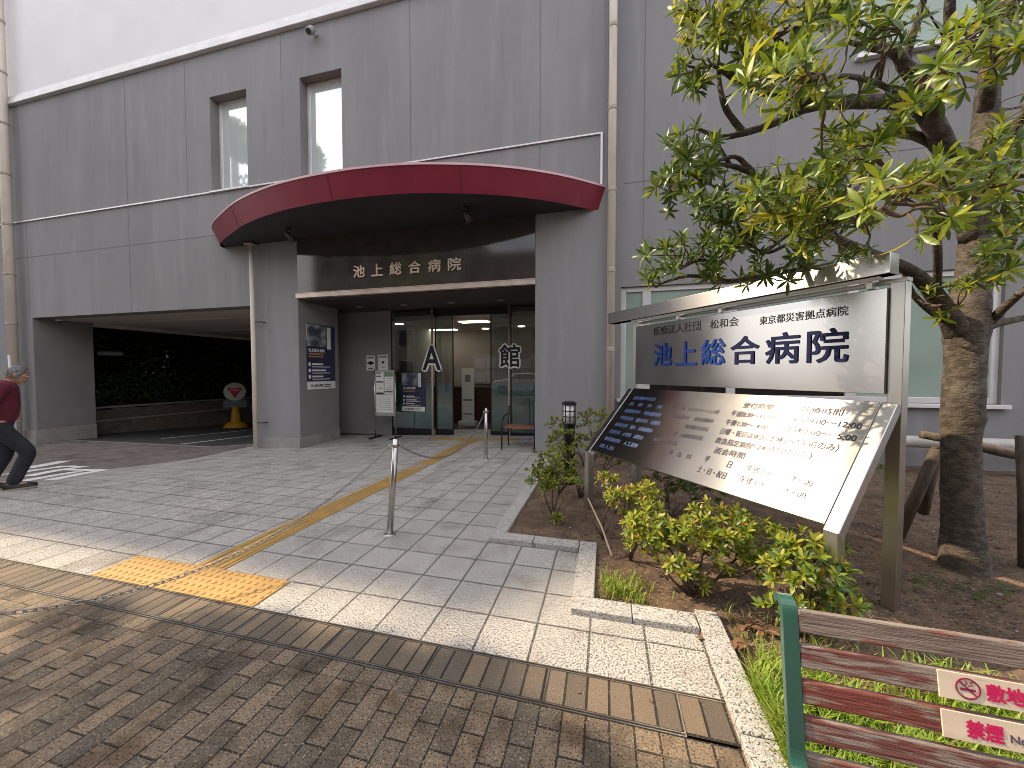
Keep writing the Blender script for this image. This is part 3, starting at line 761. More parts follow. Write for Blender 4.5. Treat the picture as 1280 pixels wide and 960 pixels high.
# ------------------------------------------------------------------ small fittings on the building
def dome_cam(loc, label, down=True):
    o = thing("security_camera", label, "security camera", loc)
    x_, y_, z_ = loc
    MB().lathe([(.07, -.05), (.075, -.02), (.07, 0)], (x_, y_, z_), 16).build("housing", WHITEPL, o, smooth=2)
    m_ = MB(); m_.ball((x_, y_, z_ - .05), (.058, .058, .06), 12); m_.build("dome", SMOKE, o, smooth=True)
dome_cam((-15.0, 7.05, 2.99), "white dome security camera under the car passage ceiling")
o = thing("security_camera", "small grey security camera high on the wall above the right upper window", "security camera", (-5.93, WY, 8.5))
MB().tube([(-5.93, WY, 8.55), (-5.93, WY - .12, 8.52)], .05, 12).build("mount", WHITEPL, o, smooth=2)
MB().tube([(-5.93, WY - .11, 8.56), (-5.90, WY - .24, 8.42)], [.075, .07], 14).build("camera_body", mat("grey_camera", (.3, .3, .31), .4), o, smooth=2)
MB().tube([(-5.90, WY - .235, 8.425), (-5.895, WY - .25, 8.41)], .05, 12).build("lens", SMOKE, o)
o = thing("barrel_camera", "white barrel camera on a bracket in the dark passage", "security camera", (-16.3, 8.6, 1.9))
MB().tube([(-16.2, 8.45, 2.12), (-15.98, 9.0, 2.12)], .075, 14).build("camera_body", mat("dull_camera_shell", (.22, .23, .24), .4), o, smooth=2); MB().tube([(-16.25, 8.45, 2.0), (-16.3, 8.2, 1.7), (-16.3, 8.0, 1.6)], .025, 8).build("bracket", BLACKI, o)
for i, (x_, y_) in enumerate(((-2.37, 6.12), (-6.15, 6.15))):
    o = thing("spotlight", ("black adjustable spotlight under the canopy right of centre", "black adjustable spotlight under the left end of the canopy")[i], "spotlight", (x_, y_, 4.36))
    MB().lathe([(.05, -.03), (.05, 0)], (x_, y_, 4.36), 14).build("base", BLACKI, o, smooth=2)
    MB().tube([(x_, y_, 4.33), (x_ + .01, y_ + .02, 4.24)], .014, 8).build("arm", STEEL, o)
    MB().tube([(x_ + .0, y_ - .06, 4.27), (x_ + .02, y_ + .02, 4.2), (x_ + .03, y_ + .08, 4.13)], [.045, .06, .075], 14).build("lamp_head", mat("spotlight_grey", (.06, .06, .065), .35, .4), o, smooth=2)
for i, x_ in enumerate((-5.77, -4.58, -3.39, -2.23)):
    o = MB().lathe([(.085, 3.058), (.085, 3.068)], (x_, 7.8, 0), 18).build("downlight", mat("unlit_downlight", (.28, .25, .23), .4))
    tag(o, "round unlit downlight in the entrance ceiling, number of its row from the left: " .replace(", number of its row from the left: ", "") + (" nearest the poster wall", " second from the poster wall", " above the open doorway", " nearest the metal bench")[i], "downlight", "downlights over the entrance")

def poster(name, label, o0, xd, ud, w_, h_, base=True):
    """navy hospital poster: photo block on top, three points below, white strip at the foot"""
    o0, xd, ud = Vector(o0), Vector(xd), Vector(ud); nn = xd.cross(ud)
    P = thing(name, label, "poster", o0)
    def blk(a, b, c_, e, lift, mat_, nm):
        m_ = MB(); m_.obox(o0 + xd * (a * w_) + ud * (c_ * h_) + nn * lift, xd * ((b - a) * w_), ud * ((e - c_) * h_), nn * .0012); return m_.build(nm, mat_, P)
    blk(0, 1, .12, 1, .001, NAVYP, "sheet"); blk(0, 1, 0, .12, .001, WHITEP, "white_strip")
    blk(.02, .66, .66, .99, .003, mat("poster_photo", (.05, .065, .085), .4, col2=(.30, .30, .31), vs=5.5, lo=.42, hi=.62), "photo")
    m_ = MB()
    def bar(a, b, c_, e): m_.obox(o0 + xd * (a * w_) + ud * (c_ * h_) + nn * .003, xd * ((b - a) * w_), ud * ((e - c_) * h_), nn * .0008)
    bar(.0, .07, .74, .99); bar(.70, .84, .63, .98)
    for k in range(3):
        bar(.05, .12, .36 - k * .095, .41 - k * .095); bar(.17, .55 + .1 * (k % 2), .375 - k * .095, .40 - k * .095); bar(.17, .80, .34 - k * .095, .352 - k * .095)
    m_.build("print_block", WHITEP, P)
    m_ = MB(); letters(m_, "池上総合病院", o0 + xd * (.05 * w_) + ud * (.575 * h_), xd, ud, .56 * w_, .05 * h_, .02, 0, .005); m_.build("title", WHITEL, P)
    m_ = MB()
    for k in range(2): m_.obox(o0 + xd * (.06 * w_) + ud * ((.535 - k * .04) * h_) + nn * .003, xd * (.5 * w_), ud * (.02 * h_), nn * .0008)
    m_.build("orange_line", ORANGEP, P)
    m_ = MB(); letters(m_, "池上総合病院", o0 + xd * (.12 * w_) + ud * (.035 * h_), xd, ud, .42 * w_, .045 * h_, .03, 0, .004)
    m_.obox(o0 + xd * (.58 * w_) + ud * (.03 * h_) + nn * .003, xd * (.25 * w_), ud * (.012 * h_), nn * .0008); m_.obox(o0 + xd * (.58 * w_) + ud * (.06 * h_) + nn * .003, xd * (.25 * w_), ud * (.012 * h_), nn * .0008)
    m_.build("strip_print", DARKL, P)
poster("wall_poster", "tall navy poster on the taupe side wall left of the entrance", (-6.498, 6.92, 1.10), (0, 1, 0), (0, 0, 1), .89, 1.5)
poster("glass_poster", "smaller navy poster on the left glass panel behind the notice stand", (-5.06, DY - .006, .50), (1, 0, 0), (0, 0, 1), .64, .99)
for i, (xa, xb, za, zb) in enumerate(((-6.1, -5.84, 1.54, 1.93), (-5.75, -5.46, 1.54, 1.95))):
    o = thing("wall_notice", ("rounded cream notice with a dark emblem on the dark entrance wall", "square white notice with a black dot on the dark entrance wall")[i], "notice", (xa, DY, za))
    MB().box(xa, xb, DY - .006, DY - .001, za, zb).build("sheet", WHITEP, o, bevel=.002)
    m_ = MB(); y = DY - .008; xm = (xa + xb) / 2
    m_.box(xa + .03, xb - .03, y, y + .0015, zb - .075, zb - .045)
    if i: m_.prism([(xm + .035 * math.cos(k * .5236), y, 1.75 + .035 * math.sin(k * .5236)) for k in range(12)], (0, .0015, 0)); m_.box(xm - .05, xm + .05, y, y + .0015, 1.62, 1.635)
    else: m_.box(xa + .02, xb - .02, y, y + .0015, 1.72, 1.75); m_.prism([(xm - .08, y, 1.75), (xm, y, 1.79), (xm + .08, y, 1.75)], (0, .0015, 0)); m_.prism([(xm - .08, y, 1.72), (xm, y, 1.68), (xm + .08, y, 1.72)], (0, .0015, 0)); m_.box(xa + .06, xb - .06, y, y + .0015, 1.58, 1.6)
    m_.build("print", DARKL, o)
# free-standing notice board
zb_ = g(-5.3, 8.0)
o = thing("notice_stand", "free-standing board of notices on two feet beside the entrance glass", "notice board", (-5.28, 8.05, zb_))
for xx in (-5.55, -4.98): MB().lathe([(.016, zb_ + .03), (.016, 1.56)], (xx, 8.05, 0), 10).build("leg", STEEL, o, smooth=2); MB().box(xx - .03, xx + .03, 7.8, 8.3, zb_, zb_ + .035).build("foot", BLACKI, o, bevel=.01)
MB().box(-5.53, -5.0, 8.035, 8.06, .42, 1.54).build("board", BOARD, o, bevel=.004)
m_ = MB(); m_.box(-5.5, -5.29, 8.03, 8.034, 1.0, 1.5); m_.box(-5.26, -5.03, 8.03, 8.034, .95, 1.38); m_.box(-5.5, -5.03, 8.03, 8.034, .5, .93); m_.build("sheet", WHITEP, o)
MB().box(-5.26, -5.03, 8.03, 8.034, 1.40, 1.5).build("green_sheet", GREENP, o)
m_ = MB()
for za in (1.46, 1.38): m_.box(-5.49, -5.36, 8.027, 8.029, za, za + .03)
m_.build("blue_print", BLUEP, o)
m_ = MB()
for a, b, c_ in ((-5.49, -5.3, 1.24), (-5.49, -5.3, .955), (-5.25, -5.04, 1.0), (-5.40, -5.36, 1.08)): m_.box(a, b, 8.027, 8.029, c_, c_ + .03)
for k in range(7): m_.box(-5.22, -5.06, 8.027, 8.029, 1.34 - k * .045, 1.346 - k * .045); m_.box(-5.46, -5.1, 8.027, 8.029, .88 - k * .05, .886 - k * .05)
m_.build("dark_print", DARKL, o)

# metal-and-wood bench by the entrance
B2 = thing("metal_bench", "black iron bench with orange-brown slats beside the right entrance pier", "bench", (-1.35, 7.1, 0))
by0, by1 = 6.95, 7.35
for xx in (-1.95, -.75):
    if xx > -1.2: xx = -1.3
    m_ = MB(); m_.tube([(xx, 6.9, -.02), (xx, 6.9, .40), (xx, 6.93, .53), (xx, 7.05, .62), (xx, 7.25, .66), (xx, 7.42, .62)], .014, 8); m_.tube([(xx, 7.4, -.02), (xx, 7.4, .45), (xx, 7.47, .8)], .014, 8); m_.tube([(xx, 6.9, .38), (xx, 7.42, .40)], .014, 8)
    m_.build("bench_end", BLACKI, B2, smooth=2)
for k in range(5): MB().box(-1.95, -1.27, 6.93 + k * .095, 7.0 + k * .095, .40, .42).build("slat", SLAT2, B2, bevel=.004)

tag(MB().tube([(-15.55, 6.42, g(-15.6, 6.4)), (-15.86, 6.46, 1.95)], .028, 10).build("leaning_pole", WHITEPL, smooth=2), "thin pale pole leaning against the left downpipe behind the man", "pole")
# ------------------------------------------------------------------ passage: planter wall, hedge, sign
HW = thing("planter_wall", "low block wall edging the dark hedge inside the passage", "wall", (-16.6, 13, -.6))
m_ = MB()
for (a, b) in zip(steps(7.97, 22, 1.0)[:-1], steps(7.97, 22, 1.0)[1:]): m_.hexa([(-16.75, a, g(-16.7, a) - .3), (-16.5, a, g(-16.7, a) - .3), (-16.5, b, g(-16.7, b) - .3), (-16.75, b, g(-16.7, b) - .3), (-16.75, a, .27), (-16.5, a, .27), (-16.5, b, .2), (-16.75, b, .2)])
m_.build("block_course", STRIPE, HW)
m_ = MB(); m_.hexa([(-16.8, 7.97, .275), (-16.45, 7.97, .275), (-16.45, 22, .2), (-16.8, 22, .2), (-16.8, 7.97, .33), (-16.45, 7.97, .33), (-16.45, 22, .26), (-16.8, 22, .26)]); m_.build("coping", CONC, HW)
m_ = MB(); m_.box(-16.47, -16.455, 7.98, 21.9, -.18, -.12); m_.build("rail_strip", CONC, HW)

def leaf_mesh(mb, p, d_, up, L_, W_, mi=0, curl=.25, fold=.25):
    """one leaf: folded lens of 6 points starting at p along d_"""
    d_ = d_.normalized(); s_ = d_.cross(up); s_ = s_.normalized() if s_.length > 1e-5 else d_.orthogonal().normalized(); n_ = s_.cross(d_)
    pts = []
    for t_, w_ in ((0, .08), (.35, .85), (.62, 1.0), (.85, .6), (1, .0)):
        c_ = p + d_ * (L_ * t_) - n_ * (curl * L_ * t_ * t_)
        pts.append((c_, w_ * W_ * .5))
    vs, fs = [], []
    for c_, hw in pts:
        vs += [c_ - s_ * hw + n_ * (fold * hw), c_, c_ + s_ * hw + n_ * (fold * hw)]
    for i in range(4):
        b = i * 3; fs += [(b, b + 1, b + 4, b + 3), (b + 1, b + 2, b + 5, b + 4)]
    mb.add(vs, fs, mi)
def rnd_dir():
    while True:
        v = Vector((random.uniform(-1, 1), random.uniform(-1, 1), random.uniform(-1, 1)))
        if .05 < v.length < 1: return v.normalized()
def rosette(mb, p, axis, n, L_, W_, mats, spread=(.5, 1.25), curl=.3):
    axis = axis.normalized(); a = axis.orthogonal().normalized(); b = axis.cross(a); ph = random.uniform(0, 6.28)
    for k in range(n):
        an = ph + k * 2.4 + random.uniform(-.2, .2); el = spread[0] + (spread[1] - spread[0]) * (k / max(1, n - 1)) + random.uniform(-.15, .15)
        d_ = axis * math.cos(el) + (a * math.cos(an) + b * math.sin(an)) * math.sin(el)
        s_ = random.uniform(.7, 1.1)
        leaf_mesh(mb, p + axis * random.uniform(-.15, .1) * L_, d_, axis, L_ * s_, W_ * s_, random.choices(range(len(mats)), mats)[0], curl * random.uniform(.3, 1.6))

def far_crown(mb, c, r, n, size, shell=.35):
    for _ in range(n):
        v = rnd_dir() * (shell + (1 - shell) * random.random() ** .5)
        p = Vector(c) + Vector((v.x * r[0], v.y * r[1], v.z * r[2]))
        k = math.sin(p.x * 1.9 + c[0]) + math.sin(p.y * 2.3) + math.sin(p.z * 2.1 + c[2])
        if k < -.75: continue
        dd = rnd_dir(); leaf_mesh(mb, p, dd, rnd_dir(), size * random.uniform(.7, 1.3), size * .5, random.randrange(2))
HG = thing("clipped_hedge", "dark clipped hedge above the low wall beyond the passage", "hedge", (-17.4, 13, .2))
m_ = MB(); m_.raw = True
for _ in range(9000):
    p = Vector((random.uniform(-18.2, -16.85), random.uniform(8.0, 22), .3 + 1.05 * random.random() ** .6 + .12 * math.sin(random.random() * 9)))
    leaf_mesh(m_, p, rnd_dir(), rnd_dir(), .11, .06, random.randrange(2))
m_.build("foliage", [HEDGE, LF2], HG)
m_ = MB()
for k in range(12): m_.tube([(-17.5, 8.6 + k * 1.1, .2), (-17.45, 8.65 + k * 1.1, .7), (-17.3, 8.8 + k * 1.1, 1.2)], [.03, .02, .01], 6)
m_.build("stems", TWIG, HG)
for i, (x_, y_, h_, r_) in enumerate(((-20.2, 10.5, 4.0, 2.3), (-20.6, 15.0, 4.4, 2.6), (-19.8, 19.6, 4.2, 2.5), (-14.2, 25.0, 3.8, 2.8), (-9.5, 26.5, 3.6, 2.6))):
    o = thing("evergreen_tree", ("dark evergreen tree behind the hedge nearest the passage wall", "dark evergreen tree in the middle behind the hedge", "dark evergreen tree deep behind the far end of hedge", "broad evergreen tree closing the far end of passage", "evergreen tree beside the canopy drainpipe at the passage end")[i], "tree", (x_, y_, -.9), "evergreens behind the passage")
    m_ = MB(); m_.tube([(x_, y_, -1), (x_ + .1, y_, 1.2), (x_, y_ + .1, h_)], [.16, .12, .05], 8); m_.build("trunk", BARK, o, smooth=2)
    m_ = MB(); m_.raw = True; far_crown(m_, (x_, y_, h_ - .8), (r_, r_, h_ * .72), 3600, .26); m_.build("crown", [HEDGE, LF2], o)
# bright-yellow based no-entry sign

cx_, cyy = -14.75, 11.9; cz_ = g(cx_, cyy)
o = thing("stop_sign_stand", "round white sign with red triangle and blue plate on yellow base", "sign", (cx_, cyy, cz_))
MB().lathe([(.42, 0), (.42, .06), (.30, .20), (.17, .24), (.13, .62), (.10, .9)], (cx_, cyy, cz_), 20).build("base", CONEY, o, smooth=2)
dv = Vector((0 - cx_, 0 - cyy, 0)).normalized(); xd_ = Vector((-dv.y, dv.x, 0)); 
def disc(c, r, th, nrm, seg=28):
    a = Vector((-nrm.y, nrm.x, 0)); m_ = MB(); m_.prism([c + a * (r * math.cos(6.2832 * k / seg)) + Vector((0, 0, r * math.sin(6.2832 * k / seg))) for k in range(seg)], nrm * th); return m_
pc = Vector((cx_, cyy, cz_ + 1.48)) + dv * .05
disc(pc, .37, .02, dv).build("sign_disc", WHITEP, o)
m_ = MB(); q = pc + dv * .021
m_.prism([q - xd_ * .26 + Vector((0, 0, .15)), q + Vector((0, 0, -.27)), q + xd_ * .26 + Vector((0, 0, .15))], dv * .004); m_.build("red_triangle", SIGNR, o)
m_ = MB(); letters(m_, "止まれ", q - xd_ * .15 + Vector((0, 0, .03)), xd_, (0, 0, 1), .30, .085, .02, 0, .006); m_.build("sign_lettering", WHITEL, o)
m_ = MB(); m_.obox(Vector((cx_, cyy, cz_ + .84)) + dv * .05 - xd_ * .38, xd_ * .76, dv * .02, Vector((0, 0, .3))); m_.build("blue_plate", mat("dull_blue_plate", (.10, .15, .19), .5, col2=(.16, .2, .22), vs=9), o)
MB().lathe([(.03, .85), (.03, 1.7)], (cx_, cyy, cz_), 10).build("pole", STEEL, o)

# ------------------------------------------------------------------ bollards and chains
def bollard(x_, y_, lean, label):
    o = thing("chain_post", label, "bollard", (x_, y_, g(x_, y_)), "stainless chain posts")
    z = g(x_, y_); tp = Vector((x_ + lean[0], y_ + lean[1], z + .89)); bs = Vector((x_, y_, z - .02))
    MB().tube([bs, bs.lerp(tp, .5), tp], .028, 18).build("post", STEELP, o, smooth=2)
    MB().lathe([(.055, 0), (.055, .006), (.034, .010)], (x_, y_, z), 18).build("base_flange", STEEL, o, smooth=2)
    c = bs.lerp(tp, .935); m_ = MB(); m_.tube([c - Vector((0, 0, .012)), c + Vector((0, 0, .012))], .032, 18)
    for s_ in (-1, 1):
        ring = [c + Vector((s_ * (.047 + .017 * math.cos(a)) * .4, s_ * (.047 + .017 * math.cos(a)) * .9, .017 * math.sin(a))) for a in [k * .5236 for k in range(13)]]
        m_.tube(ring, .004, 6, cap=False)
    m_.build("ring_collar", STEEL, o)
    return c
e1 = bollard(-1.925, 2.99, (.075, 0), "leaning stainless post standing nearest in the pavement beside guide strip")
e2 = bollard(-2.0, 6.07, (0, 0), "stainless post standing close to the entrance doors")
e3 = bollard(-3.62, .28, (0, 0), "stainless post on the brick pavement at the near end of the chain")
def chain(a, b, low, label):
    n = 240; L_ = (b - a).length; P = []
    k = 4 * (min(a.z, b.z) - low)
    for i in range(n + 1):
        t_ = i / n; p = a.lerp(b, t_); p.z -= k * t_ * (1 - t_); P.append(p)
    arc = [0]
    for p, q in zip(P[:-1], P[1:]): arc.append(arc[-1] + (q - p).length)
    m_ = MB(); s_, j, pitch = 0.0, 0, .036
    pos = []
    k_ = 0
    while s_ < arc[-1]:
        while arc[k_ + 1] < s_: k_ += 1
        pos.append((P[k_].lerp(P[k_ + 1], (s_ - arc[k_]) / (arc[k_ + 1] - arc[k_])), (P[k_ + 1] - P[k_]).normalized())); s_ += pitch
    for j, (p, t_) in enumerate(pos):
        side = t_.cross(Vector((0, 0, 1))).normalized(); up = side.cross(t_)
        ang = (j % 2) * math.pi / 2 + .6; sd = side * math.cos(ang) + up * math.sin(ang)
        ring = []
        for q in range(10):
            an = 2 * math.pi * q / 10; cxx = math.cos(an); ring.append(p + t_ * (cxx * .009 + (.014 if cxx > 0 else -.014)) + sd * (.011 * math.sin(an)))
        ring.append(ring[0]); m_.tube(ring, .0034, 5, cap=False)
    m_.raw = True
    return tag(m_.build("chain", mat("dull_chain_steel", (.30, .28, .26), .4, .9), smooth=2), label, "chain")
dirn = (e3 - e1).normalized(); chain(e1 + Vector((dirn.x, dirn.y, 0)) * .05, e3, .17, "steel chain sagging from the leaning post over the yellow tiles")
chain(e1 + Vector((0, .05, 0)), e2 - Vector((0, .05, 0)), .43, "steel chain sagging between the two posts towards the entrance")

# ------------------------------------------------------------------ bollard lamp
o = thing("bollard_lamp", "black bollard lamp with white gridded lantern behind the bushes", "lamp", (-.46, 4.9, 0))
c = (-.46, 4.9, 0)
MB().lathe([(.075, -.05), (.075, .80), (.09, .81), (.09, .84)], c, 24).build("lamp_post", BLACKM, o, smooth=2)
MB().lathe([(.078, .84), (.078, 1.07)], c, 24).build("diffuser", LAMPW, o, smooth=2)
m_ = MB(); m_.lathe([(.093, 1.07), (.095, 1.10), (.06, 1.115), (.01, 1.12)], c, 24)
for z in (.915, .99): m_.lathe([(.081, z - .006), (.084, z), (.081, z + .006)], c, 24)
for k in range(8):
    a = k * math.pi / 4 + .2; m_.box(c[0] + .082 * math.cos(a) - .006, c[0] + .082 * math.cos(a) + .006, c[1] + .082 * math.sin(a) - .006, c[1] + .082 * math.sin(a) + .006, .84, 1.07)
m_.build("lantern_cage", BLACKM, o)

# ------------------------------------------------------------------ hospital sign
SA = R(38.6)
sd = Vector((-math.sin(SA), math.cos(SA), 0)); sn = Vector((-math.cos(SA), -math.sin(SA), 0)); UP = Vector((0, 0, 1))
S0 = Vector((1.69, 2.724, 0))
xr = -sd                                   # reading direction, left to right
def S(t_, off, z): return S0 + sd * t_ + sn * off + UP * z
SB = thing("hospital_sign", "large brushed stainless hospital sign with upright and sloping panels", "sign", S(1.08, .3, 0))
slope_up = (UP * .665 - sn * .60).normalized(); slope_n = sd.cross(slope_up) * -1
if slope_n.z < 0: slope_n = -slope_n
ST_V = steel("brushed_steel_upright", UP, .17, (.44, .437, .43), .6); ST_S = steel("brushed_steel_slope", slope_up, .20, (.50, .49, .475), .97); ST_T = steel("brushed_steel_tube", UP, .25, (.66, .655, .645), .8)
ST_P = steel("brushed_steel_post", sn, .34, (.52, .505, .475), .5)
for t_ in (0.0, 2.19):
    m_ = MB(); m_.obox(S(t_ - .035, -.075, -.05), sd * .07, sn * .075, UP * 2.09); m_.build("rear_post", ST_P, SB, bevel=.004)
    m_ = MB(); m_.obox(S(t_ - .035, .585, -.05), sd * .07, sn * .075, UP * .70); m_.build("front_post", ST_P, SB, bevel=.004)
    m_ = MB(); e0 = S(t_ - .036, .66, .645); m_.obox(e0, sd * .072, slope_up * .90, -slope_n * .07); m_.build("side_rail", ST_T, SB, bevel=.004)
m_ = MB(); m_.obox(S(.036, -.01, 1.365), sd * 2.118, sn * .035, UP * .645); up_panel = m_.build("upper_panel", ST_V, SB, bevel=.003)
pb = S(.037, .622, .655) + slope_n * .0
m_ = MB(); m_.obox(pb, sd * 2.116, slope_up * .875, slope_n * .022); low_panel = m_.build("sloping_panel", ST_S, SB, bevel=.003)
m_ = MB(); m_.obox(S(-.01, .02, 2.075), sd * 2.52, sn * .115, UP * .125); m_.build("lamp_trough", ST_T, SB, bevel=.004)
m_ = MB(); m_.obox(S(.05, .05, 2.058), sd * 2.1, sn * .05, UP * .015); m_.build("trough_underside", WHITEPL, SB)
m_ = MB()
for t_ in (.1, 1.1, 1.55, 2.1): m_.obox(S(t_, -.03, 2.015), sd * .03, sn * .08, UP * .058)
m_.obox(S(-.036, -.08, 2.042), sd * 2.26, sn * .06, UP * .022)
m_.build("trough_bracket", ST_P, SB)
def sw(mb, s, u, v, w_, h_, **k): letters(mb, s, S(2.16 - u, .0255, v), xr, UP, w_, h_, **k)
for s_, u, v, w_, h_ in (("医療法人社団", .275, 1.885, .565, .088), ("松和会", .935, 1.885, .265, .078), ("東京都災害拠点病院", 1.37, 1.87, .565, .066)):
    m_ = MB(); sw(m_, s_, u, v, w_, h_, offset=.008); m_.build("lettering_line", DARKL, up_panel)
for i, ch in enumerate("池上総合病院"):
    m_ = MB(); sw(m_, ch, .28 + i * .285, 1.562, .238, .235, offset=.016, depth=.006); m_.build("large_letter", BLUEL if i < 3 else NAVYL, up_panel, )
slo = pb + sd * 2.123 + slope_n * .0225
def lw(mb, s, u, v, w_, h_=.058, **k): letters(mb, s, slo + xr * u + slope_up * v, xr, slope_up, w_, h_, lift=.001, **{'offset': .009, **k})
m_ = MB()
for s_, u, v, w_ in (("受付時間", 1.324, .735, .22), ("診療時間", 1.728, .738, .24), ("午前8:30～11:30", 1.265, .645, .32), ("午前9:00～12:00", 1.697, .65, .39), ("午後1:30～  4:00", 1.262, .553, .32), ("午後2:00～  5:00", 1.699, .558, .39),
                     ("日曜・祝日は休診", 1.265, .462, .34), ("（土曜日は午前のみ）", 1.61, .468, .42), ("救急指定病院", 1.267, .372, .29), ("（24時間対応）", 1.56, .378, .36), ("面会時間", 1.304, .282, .235), ("平　　　日", 1.266, .188, .22), ("午後2:00～午後8:00", 1.591, .196, .40), ("土・日・祝日", 1.26, .092, .23), ("午後1:00～午後8:00", 1.586, .105, .40)):
    m_ = MB(); lw(m_, s_, u, v, w_); m_.build("lettering_line", GREYL, low_panel)
for s_, u, v, w_ in (("内　　科　リハビリテーション科", .70, .645, .46), ("泌尿器科　放射線科", .74, .55, .42), ("腎臓内科", .932, .46, .225), ("外　科　心臓血管外科", .80, .366, .355), ("脳神経外科", .70, .27, .26), ("救　急　科", .929, .178, .225)):
    m_ = MB(); lw(m_, s_, u, v, w_, .045); m_.build("lettering_line", GREYL, low_panel)
m_ = MB()
for s_, u, v, w_ in (("診療科目", .116, .715, .30), ("内　科　外　科", .116, .63, .45), ("循環器内科　消化器内科", .115, .535, .50), ("呼吸器内科　整形外科　皮膚科", .116, .44, .55), ("脳神経内科　眼科　耳鼻咽喉科", .114, .345, .52), ("形成外科　小児科　麻酔科", .10, .25, .48), ("糖尿病内科　人工透析", .10, .155, .48), ("婦人科", .10, .06, .22)):
    m_ = MB(); lw(m_, s_, u, v, w_, .05, offset=.01); m_.build("lettering_line", PALEBL, low_panel)

# ------------------------------------------------------------------ green and red bench
BD = R(-2.0); bx = Vector((math.cos(BD), math.sin(BD), 0)); byv = Vector((-math.sin(BD), math.cos(BD), 0))
BO = Vector((.56, 1.24, 0))                # left end, foot of the backrest
def Bp(a, b, z): return BO + bx * a + byv * b + UP * z
BN = thing("park_bench", "weathered red slat bench with green iron end and no-smoking notices", "bench", Bp(.8, 0, .03))
zs_ = [.705, .607, .509, .411, .313]
backs = []
for k, z in enumerate(zs_):
    b_ = .075 - (.75 - z - .03) * .17
    up_b = (UP + byv * .17).normalized(); nb = bx.cross(up_b)
    m_ = MB(); m_.obox(Bp(.02, b_, z - .008), bx * 1.62, up_b * .066, nb * .022)
    s_ = m_.build("back_slat", (SLATG, SLATM, SLATR, SLATM, SLATG)[k], BN, bevel=.005)
    tag(s_, {0: "bare grey top slat", 4: "grey lowest slat of the backrest"}.get(k)); backs.append((Bp(.02, b_, z - .008), up_b, nb))
for k in range(4):
    m_ = MB(); m_.obox(Bp(.02, -.07 - k * .095, .335 + .004 * k), bx * 1.62, byv * -.07, UP * .024); m_.build("seat_slat", SLATR, BN, bevel=.005)
def bench_end(a):
    prof = [(.13, .752), (.117, .772), (.095, .777), (.077, .765), (.066, .73), (.052, .64), (.03, .52), (.008, .42), (.0, .36), (-.03, .325), (-.2, .33), (-.38, .345), (-.43, .33), (-.44, .28)]
    m_ = MB(); w_ = .042
    L_ = [Vector(p) for p in prof]
    for _ in range(2):                       # round the profile off
        N_ = [L_[0]]
        for p, q in zip(L_[:-1], L_[1:]): N_ += [p.lerp(q, .25), p.lerp(q, .75)]
        L_ = N_ + [L_[-1]]
    A_, B_ = [], []
    for i in range(len(L_)):
        tn = (L_[min(i + 1, len(L_) - 1)] - L_[max(i - 1, 0)]).normalized(); nn = Vector((-tn.y, tn.x)) * .012
        A_.append(L_[i] + nn); B_.append(L_[i] - nn)
    ring = []
    for p, q in zip(A_, B_): ring += [Bp(a, p.x, p.y), Bp(a + w_, p.x, p.y), Bp(a + w_, q.x, q.y), Bp(a, q.x, q.y)]
    fs_ = [(0, 1, 2, 3), tuple(range(len(ring) - 4, len(ring)))[::-1]]
    for i in range(len(A_) - 1):
        for k in range(4): fs_.append((i * 4 + k, i * 4 + 4 + k, i * 4 + 4 + (k + 1) % 4, i * 4 + (k + 1) % 4))
    m_.add(ring, fs_)
    m_.tube([Bp(a + w_ / 2, -.03, .33), Bp(a + w_ / 2, .04, .2), Bp(a + w_ / 2, .10, .0)], .018, 8)
    m_.tube([Bp(a + w_ / 2, -.40, .33), Bp(a + w_ / 2, -.38, .2), Bp(a + w_ / 2, -.44, .0)], .018, 8)
    m_.tube([Bp(a + w_ / 2, .045, .6), Bp(a + w_ / 2, -.12, .585), Bp(a + w_ / 2, -.34, .56), Bp(a + w_ / 2, -.43, .50), Bp(a + w_ / 2, -.42, .34)], .017, 8) if a > 1 else None
    m_.build("bench_end", GREENI, BN, bevel=.004)
bench_end(-.022); bench_end(1.60)
def bw(k, u): o_, ub, nb = backs[k]; return o_ + bx * u + ub * -.004 + nb * .0225, ub, nb
for k, u0, nm in ((1, .325, "upper"), (2, .325, "lower")):
    o_, ub, nb = bw(k, u0)
    m_ = MB(); m_.obox(o_, bx * .95, ub * .070, nb * .004); pl = m_.build("notice_plate", CREAMB, BN, bevel=.001)
    m_ = MB()
    if k == 1:
        letters(m_, "敷地内", o_ + bx * .10 + ub * .013, bx, ub, .118, .044, offset=.035, lift=.0048)
        cc = o_ + bx * .062 + ub * .035 + nb * .0048
        ringp = [cc + (bx * math.cos(a) + ub * math.sin(a)) * .025 for a in [q * math.pi / 16 for q in range(33)]]
        ic = MB()
        ic.tube(ringp, .0022, 4, cap=False); dgn = (bx * .72 - ub * .70)
        ic.tube([cc - dgn * .025, cc + dgn * .025], .0022, 4)
        ic.obox(cc - bx * .016 - ub * .006 , bx * .032, ub * .006, nb * .0006)
        ic.tube([cc + bx * .002 + ub * .006, cc + bx * .010 + ub * .010, cc + bx * .006 + ub * .015, cc + bx * .016 + ub * .02], .0011, 4); ic.tube([cc - bx * .006 + ub * .008, cc + bx * .0 + ub * .013, cc - bx * .004 + ub * .019], .0011, 4)
        ic.build("no_smoking_symbol", mat("maroon_print", (.22, .02, .06), .5), pl)
        m_.build("lettering", MAGENTA, pl)
    else:
        letters(m_, "禁煙", o_ + bx * .05 + ub * .012, bx, ub, .078, .045, offset=.035, lift=.0048); m_.build("lettering", MAGENTA, pl)
        m_ = MB(); letters(m_, "No Smoking", o_ + bx * .14 + ub * .014, bx, ub, .2, .026, offset=.01, lift=.0048, keep=True); m_.build("small_lettering", mat("grey_blue_print", (.07, .075, .11), .5), pl)

